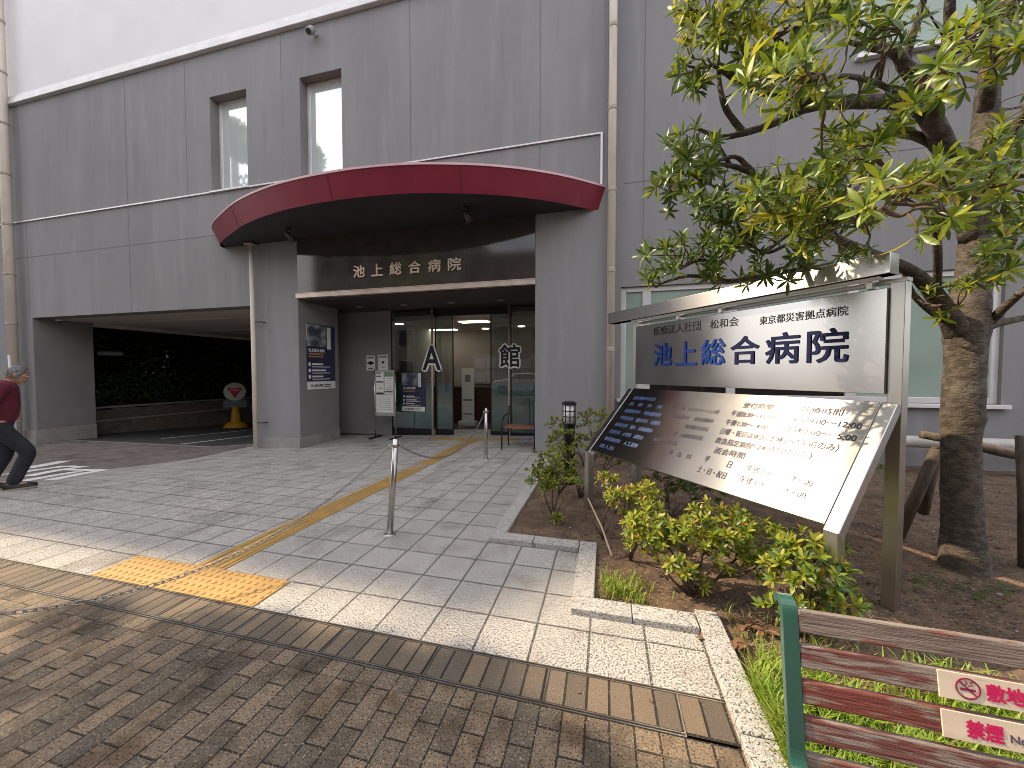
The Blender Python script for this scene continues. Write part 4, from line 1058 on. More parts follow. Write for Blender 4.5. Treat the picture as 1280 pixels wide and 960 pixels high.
# ------------------------------------------------------------------ pale horizontal pipe and log supports
o = thing("supply_pipe", "pale horizontal pipe with clamp running along the right wing wall", "pipe", (5, 6.6, .5))
MB().tube([(1.9, 6.55, .50), (12, 6.55, .50)], .085, 16).build("pipe_run", mat("pale_pipe_paint", (.48, .46, .43), .5, col2=(.38, .36, .33), vs=4), o, smooth=2)
m_ = MB()
for xx in (4.75, 4.85): m_.tube([(xx, 6.55, .5), (xx + .035, 6.55, .5)], .105, 16)
m_.box(4.77, 4.86, 6.45, 6.6, .57, .63); m_.tube([(4.8, 6.5, .6), (4.8, 6.5, .70)], .018, 8); m_.build("clamp", STEEL, o)
m_ = MB()
for xx in (2.5, 5.6, 8.5): m_.box(xx, xx + .08, 6.5, 6.6, -.05, .42)
m_.build("pipe_stand", BLACKI, o)

# ------------------------------------------------------------------ foreground tree
TR = thing("evergreen_street_tree", "old pruned evergreen tree with thick branching trunk behind the sign", "tree", (2.6, 3.45, .03))
branches = []      # (list of points, list of radii)
def br(rows):
    """rows of (px, py, depth, radius in px)"""
    P = [at(a, b, d_) for a, b, d_, r_ in rows]; Rr = [r_ * d_ / FPX * FPX / math.hypot(FPX, a - 640) * (1.0 if abs(a - 640) < 300 else .96) for a, b, d_, r_ in rows]
    Q, RR = [], []
    for i in range(len(P) - 1):
        p0, p1, p2, p3 = P[max(0, i - 1)], P[i], P[i + 1], P[min(len(P) - 1, i + 2)]
        for k in range(4):
            t_ = k / 4
            Q.append(.5 * ((2 * p1) + (-p0 + p2) * t_ + (2 * p0 - 5 * p1 + 4 * p2 - p3) * t_ * t_ + (-p0 + 3 * p1 - 3 * p2 + p3) * t_ ** 3))
            RR.append(Rr[i] + (Rr[i + 1] - Rr[i]) * t_)
    Q.append(P[-1]); RR.append(Rr[-1]); branches.append((Q, RR)); return Q, RR
tk = [(1205, 730, 2.72, 44), (1205, 705, 2.72, 36), (1203, 660, 2.72, 31), (1201, 600, 2.72, 28.5), (1201, 545, 2.73, 28), (1203, 522, 2.73, 32), (1204, 500, 2.73, 30), (1206, 450, 2.74, 29), (1208, 415, 2.75, 33), (1213, 370, 2.78, 29), (1217, 330, 2.8, 25), (1222, 270, 2.8, 24), (1228, 215, 2.82, 23), (1232, 150, 2.85, 20), (1236, 100, 2.9, 17), (1246, 30, 2.95, 15), (1262, -80, 3.0, 11), (1275, -200, 3.0, 6)]
br(tk)
br([(1215, 300, 2.8, 20), (1205, 245, 2.75, 21), (1186, 195, 2.65, 18), (1160, 145, 2.55, 16), (1130, 128, 2.45, 14), (1085, 127, 2.35, 12), (1030, 128, 2.3, 10), (985, 118, 2.25, 8), (950, 112, 2.25, 7), (920, 97, 2.25, 6), (894, 80, 2.25, 4)])
br([(1040, 128, 2.3, 10), (1015, 132, 2.3, 9), (990, 142, 2.32, 8), (961, 156, 2.35, 6), (930, 166, 2.35, 5), (901, 171, 2.35, 3.5), (870, 160, 2.35, 2)])
br([(927, 163, 2.35, 5), (915, 148, 2.33, 4.5), (905, 130, 2.3, 4), (899, 100, 2.28, 3), (897, 60, 2.25, 2), (890, 30, 2.2, 1.5)])
br([(993, 88, 2.28, 5), (990, 60, 2.2, 6), (1000, 25, 2.15, 5.5), (1012, -10, 2.1, 5), (1020, -60, 2.1, 3)]); br([(990, 60, 2.2, 4), (970, 48, 2.1, 3), (940, 25, 2.05, 2)]); br([(1000, 110, 2.28, 6), (993, 88, 2.28, 5)])
br([(1212, 255, 2.8, 18), (1188, 205, 2.75, 13), (1165, 178, 2.7, 10), (1137, 168, 2.65, 8), (1100, 165, 2.6, 7.5), (1070, 176, 2.55, 7), (1050, 192, 2.5, 6.5), (1020, 208, 2.45, 6), (985, 220, 2.4, 6), (957, 224, 2.4, 5), (930, 212, 2.4, 4), (905, 206, 2.4, 3), (870, 206, 2.4, 2)])
br([(945, 220, 2.4, 4.5), (932, 206, 2.4, 4), (919, 196, 2.4, 3), (900, 200, 2.38, 2.5), (860, 208, 2.35, 1.5)]); br([(912, 205, 2.4, 3), (900, 185, 2.4, 2.5), (893, 165, 2.4, 2)])
br([(1160, 145, 2.55, 14), (1145, 100, 2.5, 14), (1132, 84, 2.45, 12), (1120, 66, 2.4, 9), (1105, 61, 2.35, 8), (1085, 58, 2.3, 6), (1060, 52, 2.25, 3)])
br([(1130, 82, 2.45, 10), (1138, 50, 2.4, 7), (1150, 18, 2.35, 6), (1158, -20, 2.3, 4.5), (1165, -80, 2.3, 3)])
br([(1165, 150, 2.5, 13), (1178, 105, 2.3, 9), (1184, 60, 2.2, 9), (1187, 10, 2.1, 9), (1190, -60, 2.05, 7), (1190, -160, 2, 4)])
br([(1232, 140, 2.85, 14), (1240, 80, 2.6, 12), (1252, 35, 2.5, 12), (1272, -10, 2.4, 11), (1300, -80, 2.3, 8)])
br([(1222, 275, 2.8, 14), (1240, 225, 2.7, 11), (1252, 195, 2.6, 10), (1268, 165, 2.5, 9), (1290, 125, 2.4, 8), (1330, 70, 2.3, 5)])
br([(1200, 420, 2.75, 22), (1180, 385, 2.7, 16), (1160, 358, 2.65, 13), (1140, 340, 2.6, 11), (1110, 325, 2.55, 9), (1060, 305, 2.5, 7), (1019, 285, 2.45, 6), (990, 290, 2.45, 4), (955, 316, 2.45, 3)])
br([(1001, 288, 2.45, 4), (1003, 315, 2.46, 4.5), (1003, 340, 2.48, 5)]); br([(1003, 312, 2.46, 3.5), (985, 306, 2.46, 3), (960, 316, 2.46, 2.5), (940, 308, 2.45, 1.5)])
br([(1168, 375, 2.7, 7), (1172, 340, 2.6, 7), (1171, 300, 2.45, 6.5), (1166, 262, 2.3, 5), (1155, 235, 2.1, 3.5)])
br([(1195, 405, 2.75, 9), (1165, 390, 2.7, 6), (1140, 366, 2.68, 5), (1130, 340, 2.66, 4)])
br([(1225, 412, 2.75, 16), (1240, 400, 2.7, 9), (1258, 382, 2.6, 8), (1282, 362, 2.5, 7), (1330, 330, 2.4, 5)]); br([(1220, 415, 2.75, 14), (1245, 405, 2.75, 8), (1290, 395, 2.8, 6), (1340, 380, 2.8, 4)])
br([(1040, 330, 2.55, 5), (980, 340, 2.52, 4), (910, 352, 2.5, 4), (895, 346, 2.5, 4), (888, 330, 2.48, 3.5), (872, 325, 2.46, 3), (850, 336, 2.45, 2)]); br([(905, 350, 2.5, 3), (860, 345, 2.5, 2.5), (825, 355, 2.5, 1.5)])
br([(1085, 165, 2.6, 5), (1080, 215, 2.3, 4), (1060, 250, 2.1, 3.5), (1035, 270, 2.05, 3)]); br([(1215, 250, 2.8, 8), (1190, 225, 2.3, 5), (1150, 235, 1.8, 4), (1120, 250, 1.4, 3), (1105, 262, 1.25, 2.5)])
br([(1188, 30, 2.1, 6), (1180, 60, 1.8, 4), (1165, 85, 1.5, 3)]); br([(1150, 140, 2.5, 7), (1110, 110, 2.1, 5), (1060, 95, 1.75, 4), (1020, 100, 1.6, 3), (980, 95, 1.5, 2)])
br([(1225, 330, 2.8, 7), (1250, 318, 2.4, 4), (1270, 300, 2.1, 3)]); br([(1255, 195, 2.6, 5), (1262, 215, 2.2, 3), (1260, 235, 1.9, 2)])
br([(1246, 30, 2.95, 8), (1180, -60, 2.8, 7), (1080, -120, 2.6, 5), (980, -140, 2.4, 3)]); br([(1262, -80, 3, 7), (1340, -150, 2.7, 5), (1420, -170, 2.4, 3)])
m_ = MB(); m_.tube(branches[0][0], branches[0][1], 18, wob=.035); m_.build("trunk", BARK, TR, smooth=True)
m_ = MB()
for Q, RR in branches[1:]: m_.tube(Q, RR, 9, wob=.07)
m_.build("limbs", BARK, TR, smooth=True)
nodes = [(q, r_) for Q, RR in branches[1:] for q, r_ in zip(Q, RR)]
regs = [  # px, py, rx, ry, depth lo, hi, rosettes, leaf length, mix(fresh, deep, yellow)
    (900, 25, 60, 30, 1.9, 2.3, 26, .115, (5, 3, 3)), (868, 85, 24, 32, 2.1, 2.35, 12, .11, (3, 6, 1)), (1000, 18, 65, 25, 1.8, 2.2, 20, .12, (4, 4, 2)), (975, 95, 60, 45, 1.45, 2.2, 20, .125, (5, 4, 2)),
    (1010, 90, 45, 40, 1.3, 1.6, 9, .098, (6, 4, 2)), (862, 195, 36, 34, 2.15, 2.5, 20, .115, (2, 8, 0)), (845, 240, 28, 26, 2.2, 2.5, 12, .115, (2, 8, 0)), (915, 250, 65, 35, 2.1, 2.5, 30, .115, (2, 8, 0)), (905, 285, 50, 25, 2.2, 2.5, 14, .115, (2, 8, 0)),
    (1000, 240, 70, 35, 1.7, 2.2, 26, .115, (5, 4, 2)), (970, 265, 50, 20, 1.8, 2.2, 14, .11, (4, 2, 4)), (1055, 195, 50, 35, 1.55, 2.1, 13, .12, (5, 4, 2)), (1100, 135, 60, 35, 1.6, 2.1, 9, .12, (3, 6, 1)),
    (1140, 250, 60, 50, 1.05, 1.5, 14, .098, (6, 3, 2)), (1165, 215, 50, 30, 1.2, 1.5, 8, .098, (6, 3, 3)), (1215, 75, 60, 45, 1.2, 1.7, 7, .098, (6, 3, 2)), (1170, 95, 60, 40, 1.4, 1.9, 5, .098, (5, 4, 2)), (1255, 205, 30, 60, 1.3, 1.9, 13, .12, (5, 3, 3)),
    (838, 318, 30, 24, 2.3, 2.6, 14, .11, (2, 8, 0)), (945, 315, 90, 30, 2.3, 2.6, 34, .11, (1, 9, 0)), (930, 345, 70, 12, 2.4, 2.6, 12, .11, (1, 9, 0)), (1050, 290, 65, 30, 1.9, 2.3, 22, .115, (4, 5, 1)), (1105, 30, 50, 30, 1.6, 2.0, 10, .12, (3, 6, 1)),
    (1250, 40, 45, 40, 1.5, 2.1, 10, .12, (4, 4, 1)), (1175, 375, 40, 30, 2.2, 2.6, 5, .09, (4, 3, 2)), (1250, 320, 35, 22, 2.0, 2.3, 8, .12, (4, 4, 2)), (1265, 270, 25, 30, 2.2, 2.5, 8, .11, (3, 5, 1)), (1080, 345, 45, 15, 2.5, 2.8, 6, .11, (1, 9, 0)),
    (1230, 355, 30, 30, 2.4, 2.6, 4, .10, (3, 5, 1)), (815, 350, 16, 8, 2.4, 2.5, 4, .09, (3, 6, 0)),
    (950, -70, 120, 50, 1.8, 2.6, 12, .12, (4, 5, 1)), (1150, -90, 140, 70, 1.7, 2.8, 16, .12, (4, 5, 1)), (1340, -60, 80, 120, 1.7, 2.6, 16, .12, (4, 5, 1)), (1340, 180, 50, 90, 1.8, 2.8, 22, .12, (4, 5, 1)), (1200, -220, 170, 80, 2.0, 3.2, 12, .12, (4, 5, 1))]
lv = MB(); lv.raw = True; tw = MB()
for px, py, rx, ry, d0, d1, n, L0, mx in regs:
    hub = at(px, py, (d0 + d1) / 2); nn_ = min(nodes, key=lambda nd: (nd[0] - hub).length); loc_nodes = []
    for q in range(3 if rx > 40 else 2):
        tgt = at(px + random.uniform(-.6, .6) * rx, py + random.uniform(-.5, .5) * ry, random.uniform(d0 + .2 * (d1 - d0), d1 - .2 * (d1 - d0)))
        st_ = min(nodes, key=lambda nd: (nd[0] - tgt).length)[0]; vv = tgt - st_
        sg_ = rnd_dir() * vv.length * .12
        pts = [st_, st_ + vv * .3 + sg_ + Vector((0, 0, -.02)), st_ + vv * .65 - sg_ * .6, tgt]
        P_ = []
        for a_ in range(3):
            for b_ in range(4): P_.append(pts[a_].lerp(pts[a_ + 1], b_ / 4))
        P_.append(tgt)
        for _ in range(2): P_ = [P_[0]] + [(P_[z_ - 1] + P_[z_] * 2 + P_[z_ + 1]) / 4 for z_ in range(1, len(P_) - 1)] + [P_[-1]]
        r0_ = min(.016, .007 + .012 * vv.length)
        tw.tube(P_, [r0_ * (1 - .6 * z_ / 12) for z_ in range(13)], 6, wob=.08); loc_nodes += P_[4:]
    for _ in range(int(n * ((1.0 if mx[1] >= 8 else 1.4) if d0 > 1.85 and py > -20 else 1.3))):
        L_ = L0
        a = random.uniform(0, 6.283); q = random.random() ** .5
        dp = random.uniform(d0, d1); p = at(px + rx * q * math.cos(a), py + ry * q * math.sin(a), dp)
        near = min(loc_nodes + [nd[0] for nd in nodes], key=lambda nd: (nd - p).length); vv = p - near
        ax = (vv.normalized() * .8 + Vector((random.uniform(-.5, .3), random.uniform(-.5, .3), random.uniform(.1, .9)))).normalized() if vv.length > 1e-3 else rnd_dir()
        bow = rnd_dir() * vv.length * .15
        tw.tube([near, near.lerp(p, .4) + bow, near.lerp(p, .75) + bow * .7, p], [.005, .0042, .0036, .003], 5)
        L_ = L_ * random.uniform(.66, .92)
        rosette(lv, p, ax, random.randint(8, 12), L_, L_ * .23, mx, (.3, 1.5), .3)
        if vv.length > .12: rosette(lv, near.lerp(p, .65) + bow * .7, (ax + rnd_dir() * .6), random.randint(3, 5), L_ * .9, L_ * .21, mx, (.6, 1.5), .3)
tw.build("twigs", TWIG, TR, smooth=2)
lv.build("crown", [LF1, LF2, LF3], TR, smooth=2)
m_ = MB(); m_.raw = True
for k in range(9): leaf_mesh(m_, at(1078 + random.uniform(-16, 18), 196 + random.uniform(-10, 12), 1.9), Vector((random.uniform(-1, 1), random.uniform(-.5, .5), -.8)), rnd_dir(), .09, .035)
m_.build("withered_leaves", LFB, TR)
# log supports round the tree
def log(label, P, r_):
    m_ = MB(); m_.tube(P, r_, 12, wob=.05); tag(m_.build("support_log", LOG, smooth=2), label, "log", "log supports of the tree")
log("horizontal support log tied behind the tree trunk, running towards the right edge", [at(1152, 543, 3.0), at(1200, 552, 2.95), at(1245, 563, 2.9), at(1330, 580, 2.8)], [.032, .035, .04, .042])
log("slanting support log left of the trunk, leaning away towards the sign post", [at(1170, 562, 2.95), at(1150, 610, 3.05), at(1122, 672, 3.15)], [.035, .038, .04])
log("steep support log close behind the left side of the trunk", [at(1172, 560, 3.0), at(1160, 610, 3.1), at(1154, 640, 3.2)], [.035, .038, .04])
log("upright support log at the right edge of the photo", [at(1280, 545, 2.7), at(1283, 620, 2.7), at(1284, 720, 2.7)], [.04, .04, .042])

# ------------------------------------------------------------------ azalea bushes in the bed
def bush(label, base, blobs, mix, L_=.055, seed=0, pale=0):
    """blobs: (centre offset, radii, rosettes)"""
    random.seed(100 + seed)
    o = thing("azalea_bush", label, "bush", base); b = Vector(base)
    lf, st = MB(), MB(); lf.raw = True
    for off, rad, n in blobs:
        off = (off[0] * 1.15, off[1] * 1.15, off[2] * 1.2); rad = [q * 1.18 for q in rad]; n = int(n * 1.45)
        c_ = b + Vector(off)
        fork = b.lerp(c_, .6) + rnd_dir() * .03
        st.tube([b - Vector((0, 0, .02)), b.lerp(fork, .5) + rnd_dir() * .025, fork], [.012, .009, .006], 6)
        arms = []
        for _ in range(5):
            v = rnd_dir(); v.z = abs(v.z) * .8
            e_ = c_ + Vector((v.x * rad[0], v.y * rad[1], v.z * rad[2])) * .55; k_ = fork.lerp(e_, .5) + rnd_dir() * .03
            st.tube([fork, k_, e_], [.006, .0045, .003], 5); arms += [k_, k_.lerp(e_, .5), e_]
        for _ in range(n):
            v = rnd_dir()
            if v.z < -.6: v.z *= -.6
            q = .5 + .5 * random.random() ** .5
            p = c_ + Vector((v.x * rad[0], v.y * rad[1], v.z * rad[2])) * q
            if p.z < .05: p.z = .05 + random.random() * .03
            k_ = min(arms, key=lambda a_: (a_ - p).length)
            st.tube([k_, k_.lerp(p, .5) + rnd_dir() * .015, p], [.0028, .0022, .0016], 4)
            ax = (v * .7 + Vector((-.25, -.1, .75))).normalized()
            rosette(lf, p, ax, random.randint(8, 12), L_ * random.uniform(.8, 1.15), L_ * .31, mix, (.25, 1.45), .2)
    for _ in range(pale):
        a = random.uniform(0, 6.28); p = b + Vector((.1 * math.cos(a), .1 * math.sin(a), random.uniform(.1, .25)))
        st.tube([b, p, p + rnd_dir() * .12 + Vector((0, 0, .04))], [.006, .004, .0015], 4)
    st.build("stems", TWIG, o, smooth=2); lf.build("foliage", [LF1, LF2, LF3, LF4], o, smooth=2)
z0 = .03
bush("large yellow-green azalea bush with orange tinged leaves in front of the sloping panel", (.57, 2.60, z0), [((-.22, .04, .34), (.16, .14, .12), 30), ((-.04, -.06, .27), (.19, .15, .15), 44), ((.13, .05, .37), (.20, .16, .14), 48), ((.34, .08, .32), (.17, .14, .11), 28), ((.0, -.04, .11), (.08, .07, .05), 8), ((-.26, .14, .22), (.12, .1, .1), 16), ((.25, -.02, .2), (.14, .1, .08), 12)], (6, 2, 5, .6), .060, 1, 8)
bush("upright azalea sprig with orange-yellow tips left of the large bush", (.20, 3.0, z0), [((-.06, -.02, .40), (.10, .09, .08), 16), ((.10, -.02, .44), (.09, .09, .08), 16), ((.02, -.08, .28), (.1, .09, .07), 10)], (4, 1, 4, 1.4), .056, 2, 3)
bush("azalea bush close to the right front post of the sign", (1.06, 2.34, z0), [((.02, .02, .30), (.17, .13, .12), 36), ((.14, .0, .18), (.11, .1, .08), 14), ((-.06, -.02, .12), (.11, .10, .08), 14), ((.06, .05, .40), (.12, .09, .07), 14)], (6, 3, 4, .5), .066, 3, 5)
bush("rounded green azalea bush in front of the bollard lamp", (-.48, 3.62, z0), [((-.12, -.02, .34), (.17, .15, .12), 34), ((.08, .0, .33), (.17, .15, .12), 34), ((.0, .06, .50), (.2, .16, .10), 24), ((.02, -.06, .05), (.05, .05, .04), 3)], (5, 4, 3, .3), .055, 4, 3)
bush("sparse azalea bush just behind the rounded one beside the lamp", (-.28, 4.35, z0), [((-.16, .0, .55), (.20, .18, .14), 30), ((.14, .0, .52), (.22, .18, .16), 30), ((.36, .1, .42), (.15, .14, .16), 20)], (4, 5, 2, .4), .055, 5, 4)
bush("twiggy azalea bush against the grey pier behind the lamp", (-.30, 5.75, z0), [((-.28, .0, .55), (.24, .2, .18), 22), ((.15, .0, .62), (.24, .2, .16), 34), ((.42, .1, .5), (.2, .18, .2), 22)], (4, 4, 3, .6), .06, 6, 8)
bush("low sprig of azalea between the bushes at the lower panel edge", (-.02, 3.35, z0), [((.05, 0, .42), (.09, .08, .06), 10), ((.15, -.04, .30), (.08, .07, .05), 6)], (4, 2, 4, 1.5), .055, 7, 2)
bush("dark green azalea bush under the sloping panel", (.62, 3.9, z0), [((.0, 0, .28), (.24, .2, .16), 30), ((.3, .15, .25), (.2, .2, .14), 20)], (1, 8, 0, 0), .055, 8, 6)
bush("dark shrub beyond the right rear post of the sign", (2.55, 5.0, .05), [((.0, 0, .42), (.28, .25, .25), 40), ((.25, .1, .3), (.2, .2, .18), 20), ((-.2, .1, .22), (.2, .2, .15), 16)], (2, 8, 0, .3), .06, 9, 8)
random.seed(77)
# bare slanting stem
m_ = MB(); m_.tube([(-.14, 3.25, .40), (-.02, 3.1, .22), (.06, 2.98, .05)], [.006, .008, .009], 7); tag(m_.build("bare_stick", mat("pale_stick", (.30, .25, .20), .8)), "pale bare stick leaning in the soil left of the large bush", "stick")

# ------------------------------------------------------------------ grass, weeds, litter
def grass(name, n, area, hgt, mats=(GRASSM, GRASSD), dens=None, dry=.08, wd=.0045):
    m_ = MB(); m_.raw = True; k = 0
    while k < n:
        x_, y_ = area()
        if dens and random.random() > dens(x_, y_): continue
        k += 1; h_ = hgt * random.uniform(.45, 1.15); z = soil_z(x_, y_) - .006
        a = random.uniform(0, 6.28); ln = Vector((math.cos(a), math.sin(a), 0)) * h_ * random.uniform(.2, .9); s_ = Vector((-math.sin(a), math.cos(a), 0)) * wd * random.uniform(.6, 1.1)
        p = Vector((x_, y_, z)); q = p + ln * .4 + Vector((0, 0, h_ * .65)); r_ = p + ln + Vector((0, 0, h_ * random.uniform(.75, 1.0)))
        m_.add([p - s_, p + s_, q + s_ * .8, q - s_ * .8, r_], [(0, 1, 2, 3), (3, 2, 4)], 1 if random.random() < dry else 0)
    return tag(m_.build(name, list(mats)), kind='stuff')
grass("grass", 32000, lambda: (.675 + 2.6 * random.random() ** 1.25, random.uniform(.2, 2.2)), .155, dens=lambda x_, y_: min(1, max(.0, (2.14 - y_ - .10 * max(0, x_ - .8) + .10 * math.sin(x_ * 9) + .12 * math.sin(x_ * 4 + y_ * 7)) / .3)))
grass("weedy_grass", 420, lambda: (random.gauss(.10, .10), random.gauss(2.58, .09)), .09, dry=.3, dens=lambda x_, y_: 1.0 if (x_ > -.03 and y_ > 2.42) else 0)
grass("straw_grass", 260, lambda: (random.uniform(.7, 1.3), random.uniform(1.95, 2.5)), .08, dry=.6)
m_ = MB(); m_.raw = True
for _ in range(900):
    x_, y_ = random.uniform(-.8, 5), random.uniform(.8, 6.5)
    if not ((x_ > .7) or (y_ > 2.45 and x_ > 0) or (y_ > 3.25)): continue
    s_ = random.uniform(.004, .014); z = soil_z(x_, y_); b = len(m_.v)
    m_.ball((x_, y_, z + s_ * .3), (s_ * random.uniform(.7, 1.4), s_, s_ * .6), 6, random.choices((0, 1), (4, 1))[0])
tag(m_.build("soil_clods", [SOIL, mat("pale_pebble", (.34, .31, .28), .8)]), kind='stuff')
m_ = MB(); m_.raw = True
for _ in range(170):
    x_, y_ = random.uniform(.0, 4.5), random.uniform(1.6, 5.5)
    if not ((x_ > .75) or (y_ > 2.45)): continue
    leaf_mesh(m_, Vector((x_, y_, soil_z(x_, y_) + .012)), Vector((random.uniform(-1, 1), random.uniform(-1, 1), .1)), UP, random.uniform(.03, .06), .02, 0, .1)
for cxx, cyy_, s_ in ((.78, 2.33, .09), (.70, 2.18, .07), (.88, 2.30, .07), (.53, 2.22, .05)):
    for _ in range(4): leaf_mesh(m_, Vector((cxx + random.uniform(-.03, .03), cyy_ + random.uniform(-.02, .02), .05 if cxx > .6 else .012)), Vector((random.uniform(-1, 1), random.uniform(-1, 1), .25)), UP, s_, s_ * .5, 0, .3)
for _ in range(150):
    x_, y_ = random.uniform(-5, .5), random.choice((random.uniform(.3, 1.8), random.uniform(1.84, 3.0), random.gauss(1.82, .03)))
    if y_ > 2.2 and x_ > -.25: continue
    q_ = random.uniform(.008, .022); leaf_mesh(m_, Vector((x_, y_, g(x_, y_) + .004)), Vector((random.uniform(-1, 1), random.uniform(-1, 1), .12)), UP, q_, q_ * .5, 0, .3)
tag(m_.build("leaf_litter", LFB), kind='stuff')
m_ = MB(); m_.raw = True
for c_ in [(1.95, 3.02), (2.1, 3.1), (2.3, 3.0), (2.55, 3.05), (2.75, 2.9), (2.35, 3.15), (2.9, 3.0), (1.7, 3.9), (2.0, 4.3)]:
    for _ in range(9):
        p = Vector((c_[0] + random.gauss(0, .06), c_[1] + random.gauss(0, .05), soil_z(*c_) + random.uniform(.015, .035)))
        d_ = Vector((random.uniform(-1, 1), random.uniform(-1, 1), .1)); leaf_mesh(m_, p, d_, UP, .035, .034, 0, .1, .1)
tag(m_.build("ground_weeds", LF2), kind='stuff')

# ------------------------------------------------------------------ man walking
def skin_mesh(name, nodes_, edges_, mats, parent, sub=2, root=0):
    me = bpy.data.meshes.new(name); me.from_pydata([n_[0] for n_ in nodes_], edges_, [])
    o = bpy.data.objects.new(name, me); COL.objects.link(o)
    m_ = o.modifiers.new("skin", 'SKIN'); m_.use_smooth_shade = True
    for v, n_ in zip(me.skin_vertices[0].data, nodes_): v.radius = (n_[1], n_[2] if len(n_) > 2 else n_[1])
    me.skin_vertices[0].data[root].use_root = True
    s_ = o.modifiers.new("subd", 'SUBSURF'); s_.levels = sub; s_.render_levels = sub
    dg = bpy.context.evaluated_depsgraph_get(); dg.update()
    me2 = bpy.data.meshes.new_from_object(o.evaluated_get(dg)); me2.name = name
    bpy.data.objects.remove(o)
    me2.materials.clear(); me2.materials.append(mats); me2.polygons.foreach_set('use_smooth', [True] * len(me2.polygons))
    return me2
MO = Vector((-7.50, 2.97, 0)); MZ = g(MO.x, MO.y)
mf = Vector((.42, .907, 0)).normalized(); ml = Vector((-mf.y, mf.x, 0))     # forward, his left
def H(f_, l_, z): return MO + mf * f_ + ml * l_ + UP * (z + MZ)
PM = thing("person", "stooped grey-haired man in maroon jumper and dark trousers walking", "person", (MO.x, MO.y, MZ))
pelvis = H(-.02, 0, .86); hipL, hipR = H(.0, .09, .82), H(-.03, -.09, .82)
kneeR, ankR, toeR = H(.21, -.09, .47), H(.06, -.09, .09), H(.22, -.10, .04)
kneeL, ankL, toeL = H(.02, .09, .46), H(-.14, .09, .10), H(.02, .10, .04)
belly, chest, neck = H(.0, 0, 1.02), H(.01, 0, 1.22), H(.065, 0, 1.385)
head = H(.13, 0, 1.482)
shL, shR = H(.03, .19, 1.335), H(.03, -.19, 1.335)
elL, haL = H(-.02, .24, 1.06), H(.0, .24, .82)
elR, haR = H(-.10, -.25, 1.06), H(-.14, -.26, .82)
body_nodes = [(pelvis, .13, .11), (belly, .13, .11), (chest, .14, .11), (neck, .055), (H(.10, 0, 1.43), .055), (hipL, .085), (kneeL, .06), (ankL, .04), (toeL, .03), (hipR, .085), (kneeR, .06), (ankR, .04), (toeR, .03), (shL, .06), (elL, .045), (haL, .032), (shR, .06), (elR, .045), (haR, .032)]
body_edges = [(0, 1), (1, 2), (2, 3), (3, 4), (0, 5), (5, 6), (6, 7), (7, 8), (0, 9), (9, 10), (10, 11), (11, 12), (2, 13), (13, 14), (14, 15), (2, 16), (16, 17), (17, 18)]
bme = skin_mesh("body", body_nodes, body_edges, SKIN, PM)
bm = bmesh.new(); bm.from_mesh(bme)
hm = MB(); hm.raw = True
# head as a shaped ball: skull, face, nose, ears, chin
hf = (mf * .90 - UP * .44).normalized(); hu = ml.cross(hf) * -1
if hu.z < 0: hu = -hu
def HD(a, b, c_): return head + hf * a + ml * b + hu * c_
vs, fs = [], []; sg = 24; hh = 14
for i in range(hh + 1):
    th = math.pi * i / hh
    for k in range(sg):
        ph = 2 * math.pi * k / sg; a, b, c_ = math.sin(th) * math.cos(ph), math.sin(th) * math.sin(ph), math.cos(th)
        front = max(0, a); low = max(0, -c_)
        ra = .098 * (1 - .10 * low * (1 - front)) ; rb = .077 * (1 - .28 * low); rc = .118
        pa = a * ra; pc_ = c_ * rc
        if front > .55: pa += .006 * math.sin(c_ * 9)
        if front > .9 and abs(b) < .3 and -.45 < c_ < .1: pa += .022 * (1 - abs(c_ + .22) / .35)
        if front > .55 and c_ < -.6: pa += .02
        vs.append(HD(pa, b * rb, pc_))
for i in range(hh):
    for k in range(sg): fs.append((i * sg + k, (i + 1) * sg + k, (i + 1) * sg + (k + 1) % sg, i * sg + (k + 1) % sg))
hm.add(vs, fs)
for s_ in (-1, 1):
    hm.ball(HD(-.01, s_ * .077, -.01), (.018, .012, .03), 8)
    for hnd, el in (((haL, elL), 1),) if s_ > 0 else (((haR, elR), 1),):
        h0, e0 = hnd; dr = (h0 - e0).normalized(); sd_ = mf
        palm = [h0 + dr * q for q in (0, .05, .09)]; hm.tube(palm, [.026, .034, .03], 8)
        for q in range(4):
            r0 = h0 + dr * .085 + sd_ * (-.027 + q * .018); l_ = (.065, .078, .08, .06)[q]
            hm.tube([r0, r0 + dr * l_ * .5 - ml * s_ * .006, r0 + dr * l_ * .85 - ml * s_ * .03], [.009, .0085, .007], 6)
        hm.tube([h0 + dr * .03 + sd_ * .028, h0 + dr * .065 + sd_ * .048, h0 + dr * .09 + sd_ * .05], [.011, .010, .008], 6)
tmp = bpy.data.meshes.new("head"); tmp.from_pydata(hm.v, [], hm.f); tmp.update(); tmp.polygons.foreach_set('use_smooth', [True] * len(tmp.polygons))
bm.from_mesh(tmp); bm.to_mesh(bme); bm.free(); bpy.data.meshes.remove(tmp)
link("body", bme, PM)
link("jumper", skin_mesh("jumper", [(H(-.02, 0, .80), .15, .125), (H(.02, 0, 1.02), .175, .15), (H(.02, 0, 1.2), .17, .145), (H(.05, 0, 1.335), .135, .105), (H(.082, 0, 1.41), .078, .074), (shL, .08), (elL, .062), (H(-.004, .24, .88), .046), (shR, .08), (elR, .062), (H(-.13, -.26, .89), .046)], [(0, 1), (1, 2), (2, 3), (3, 4), (3, 5), (5, 6), (6, 7), (3, 8), (8, 9), (9, 10)], CLOTHR, PM), PM)
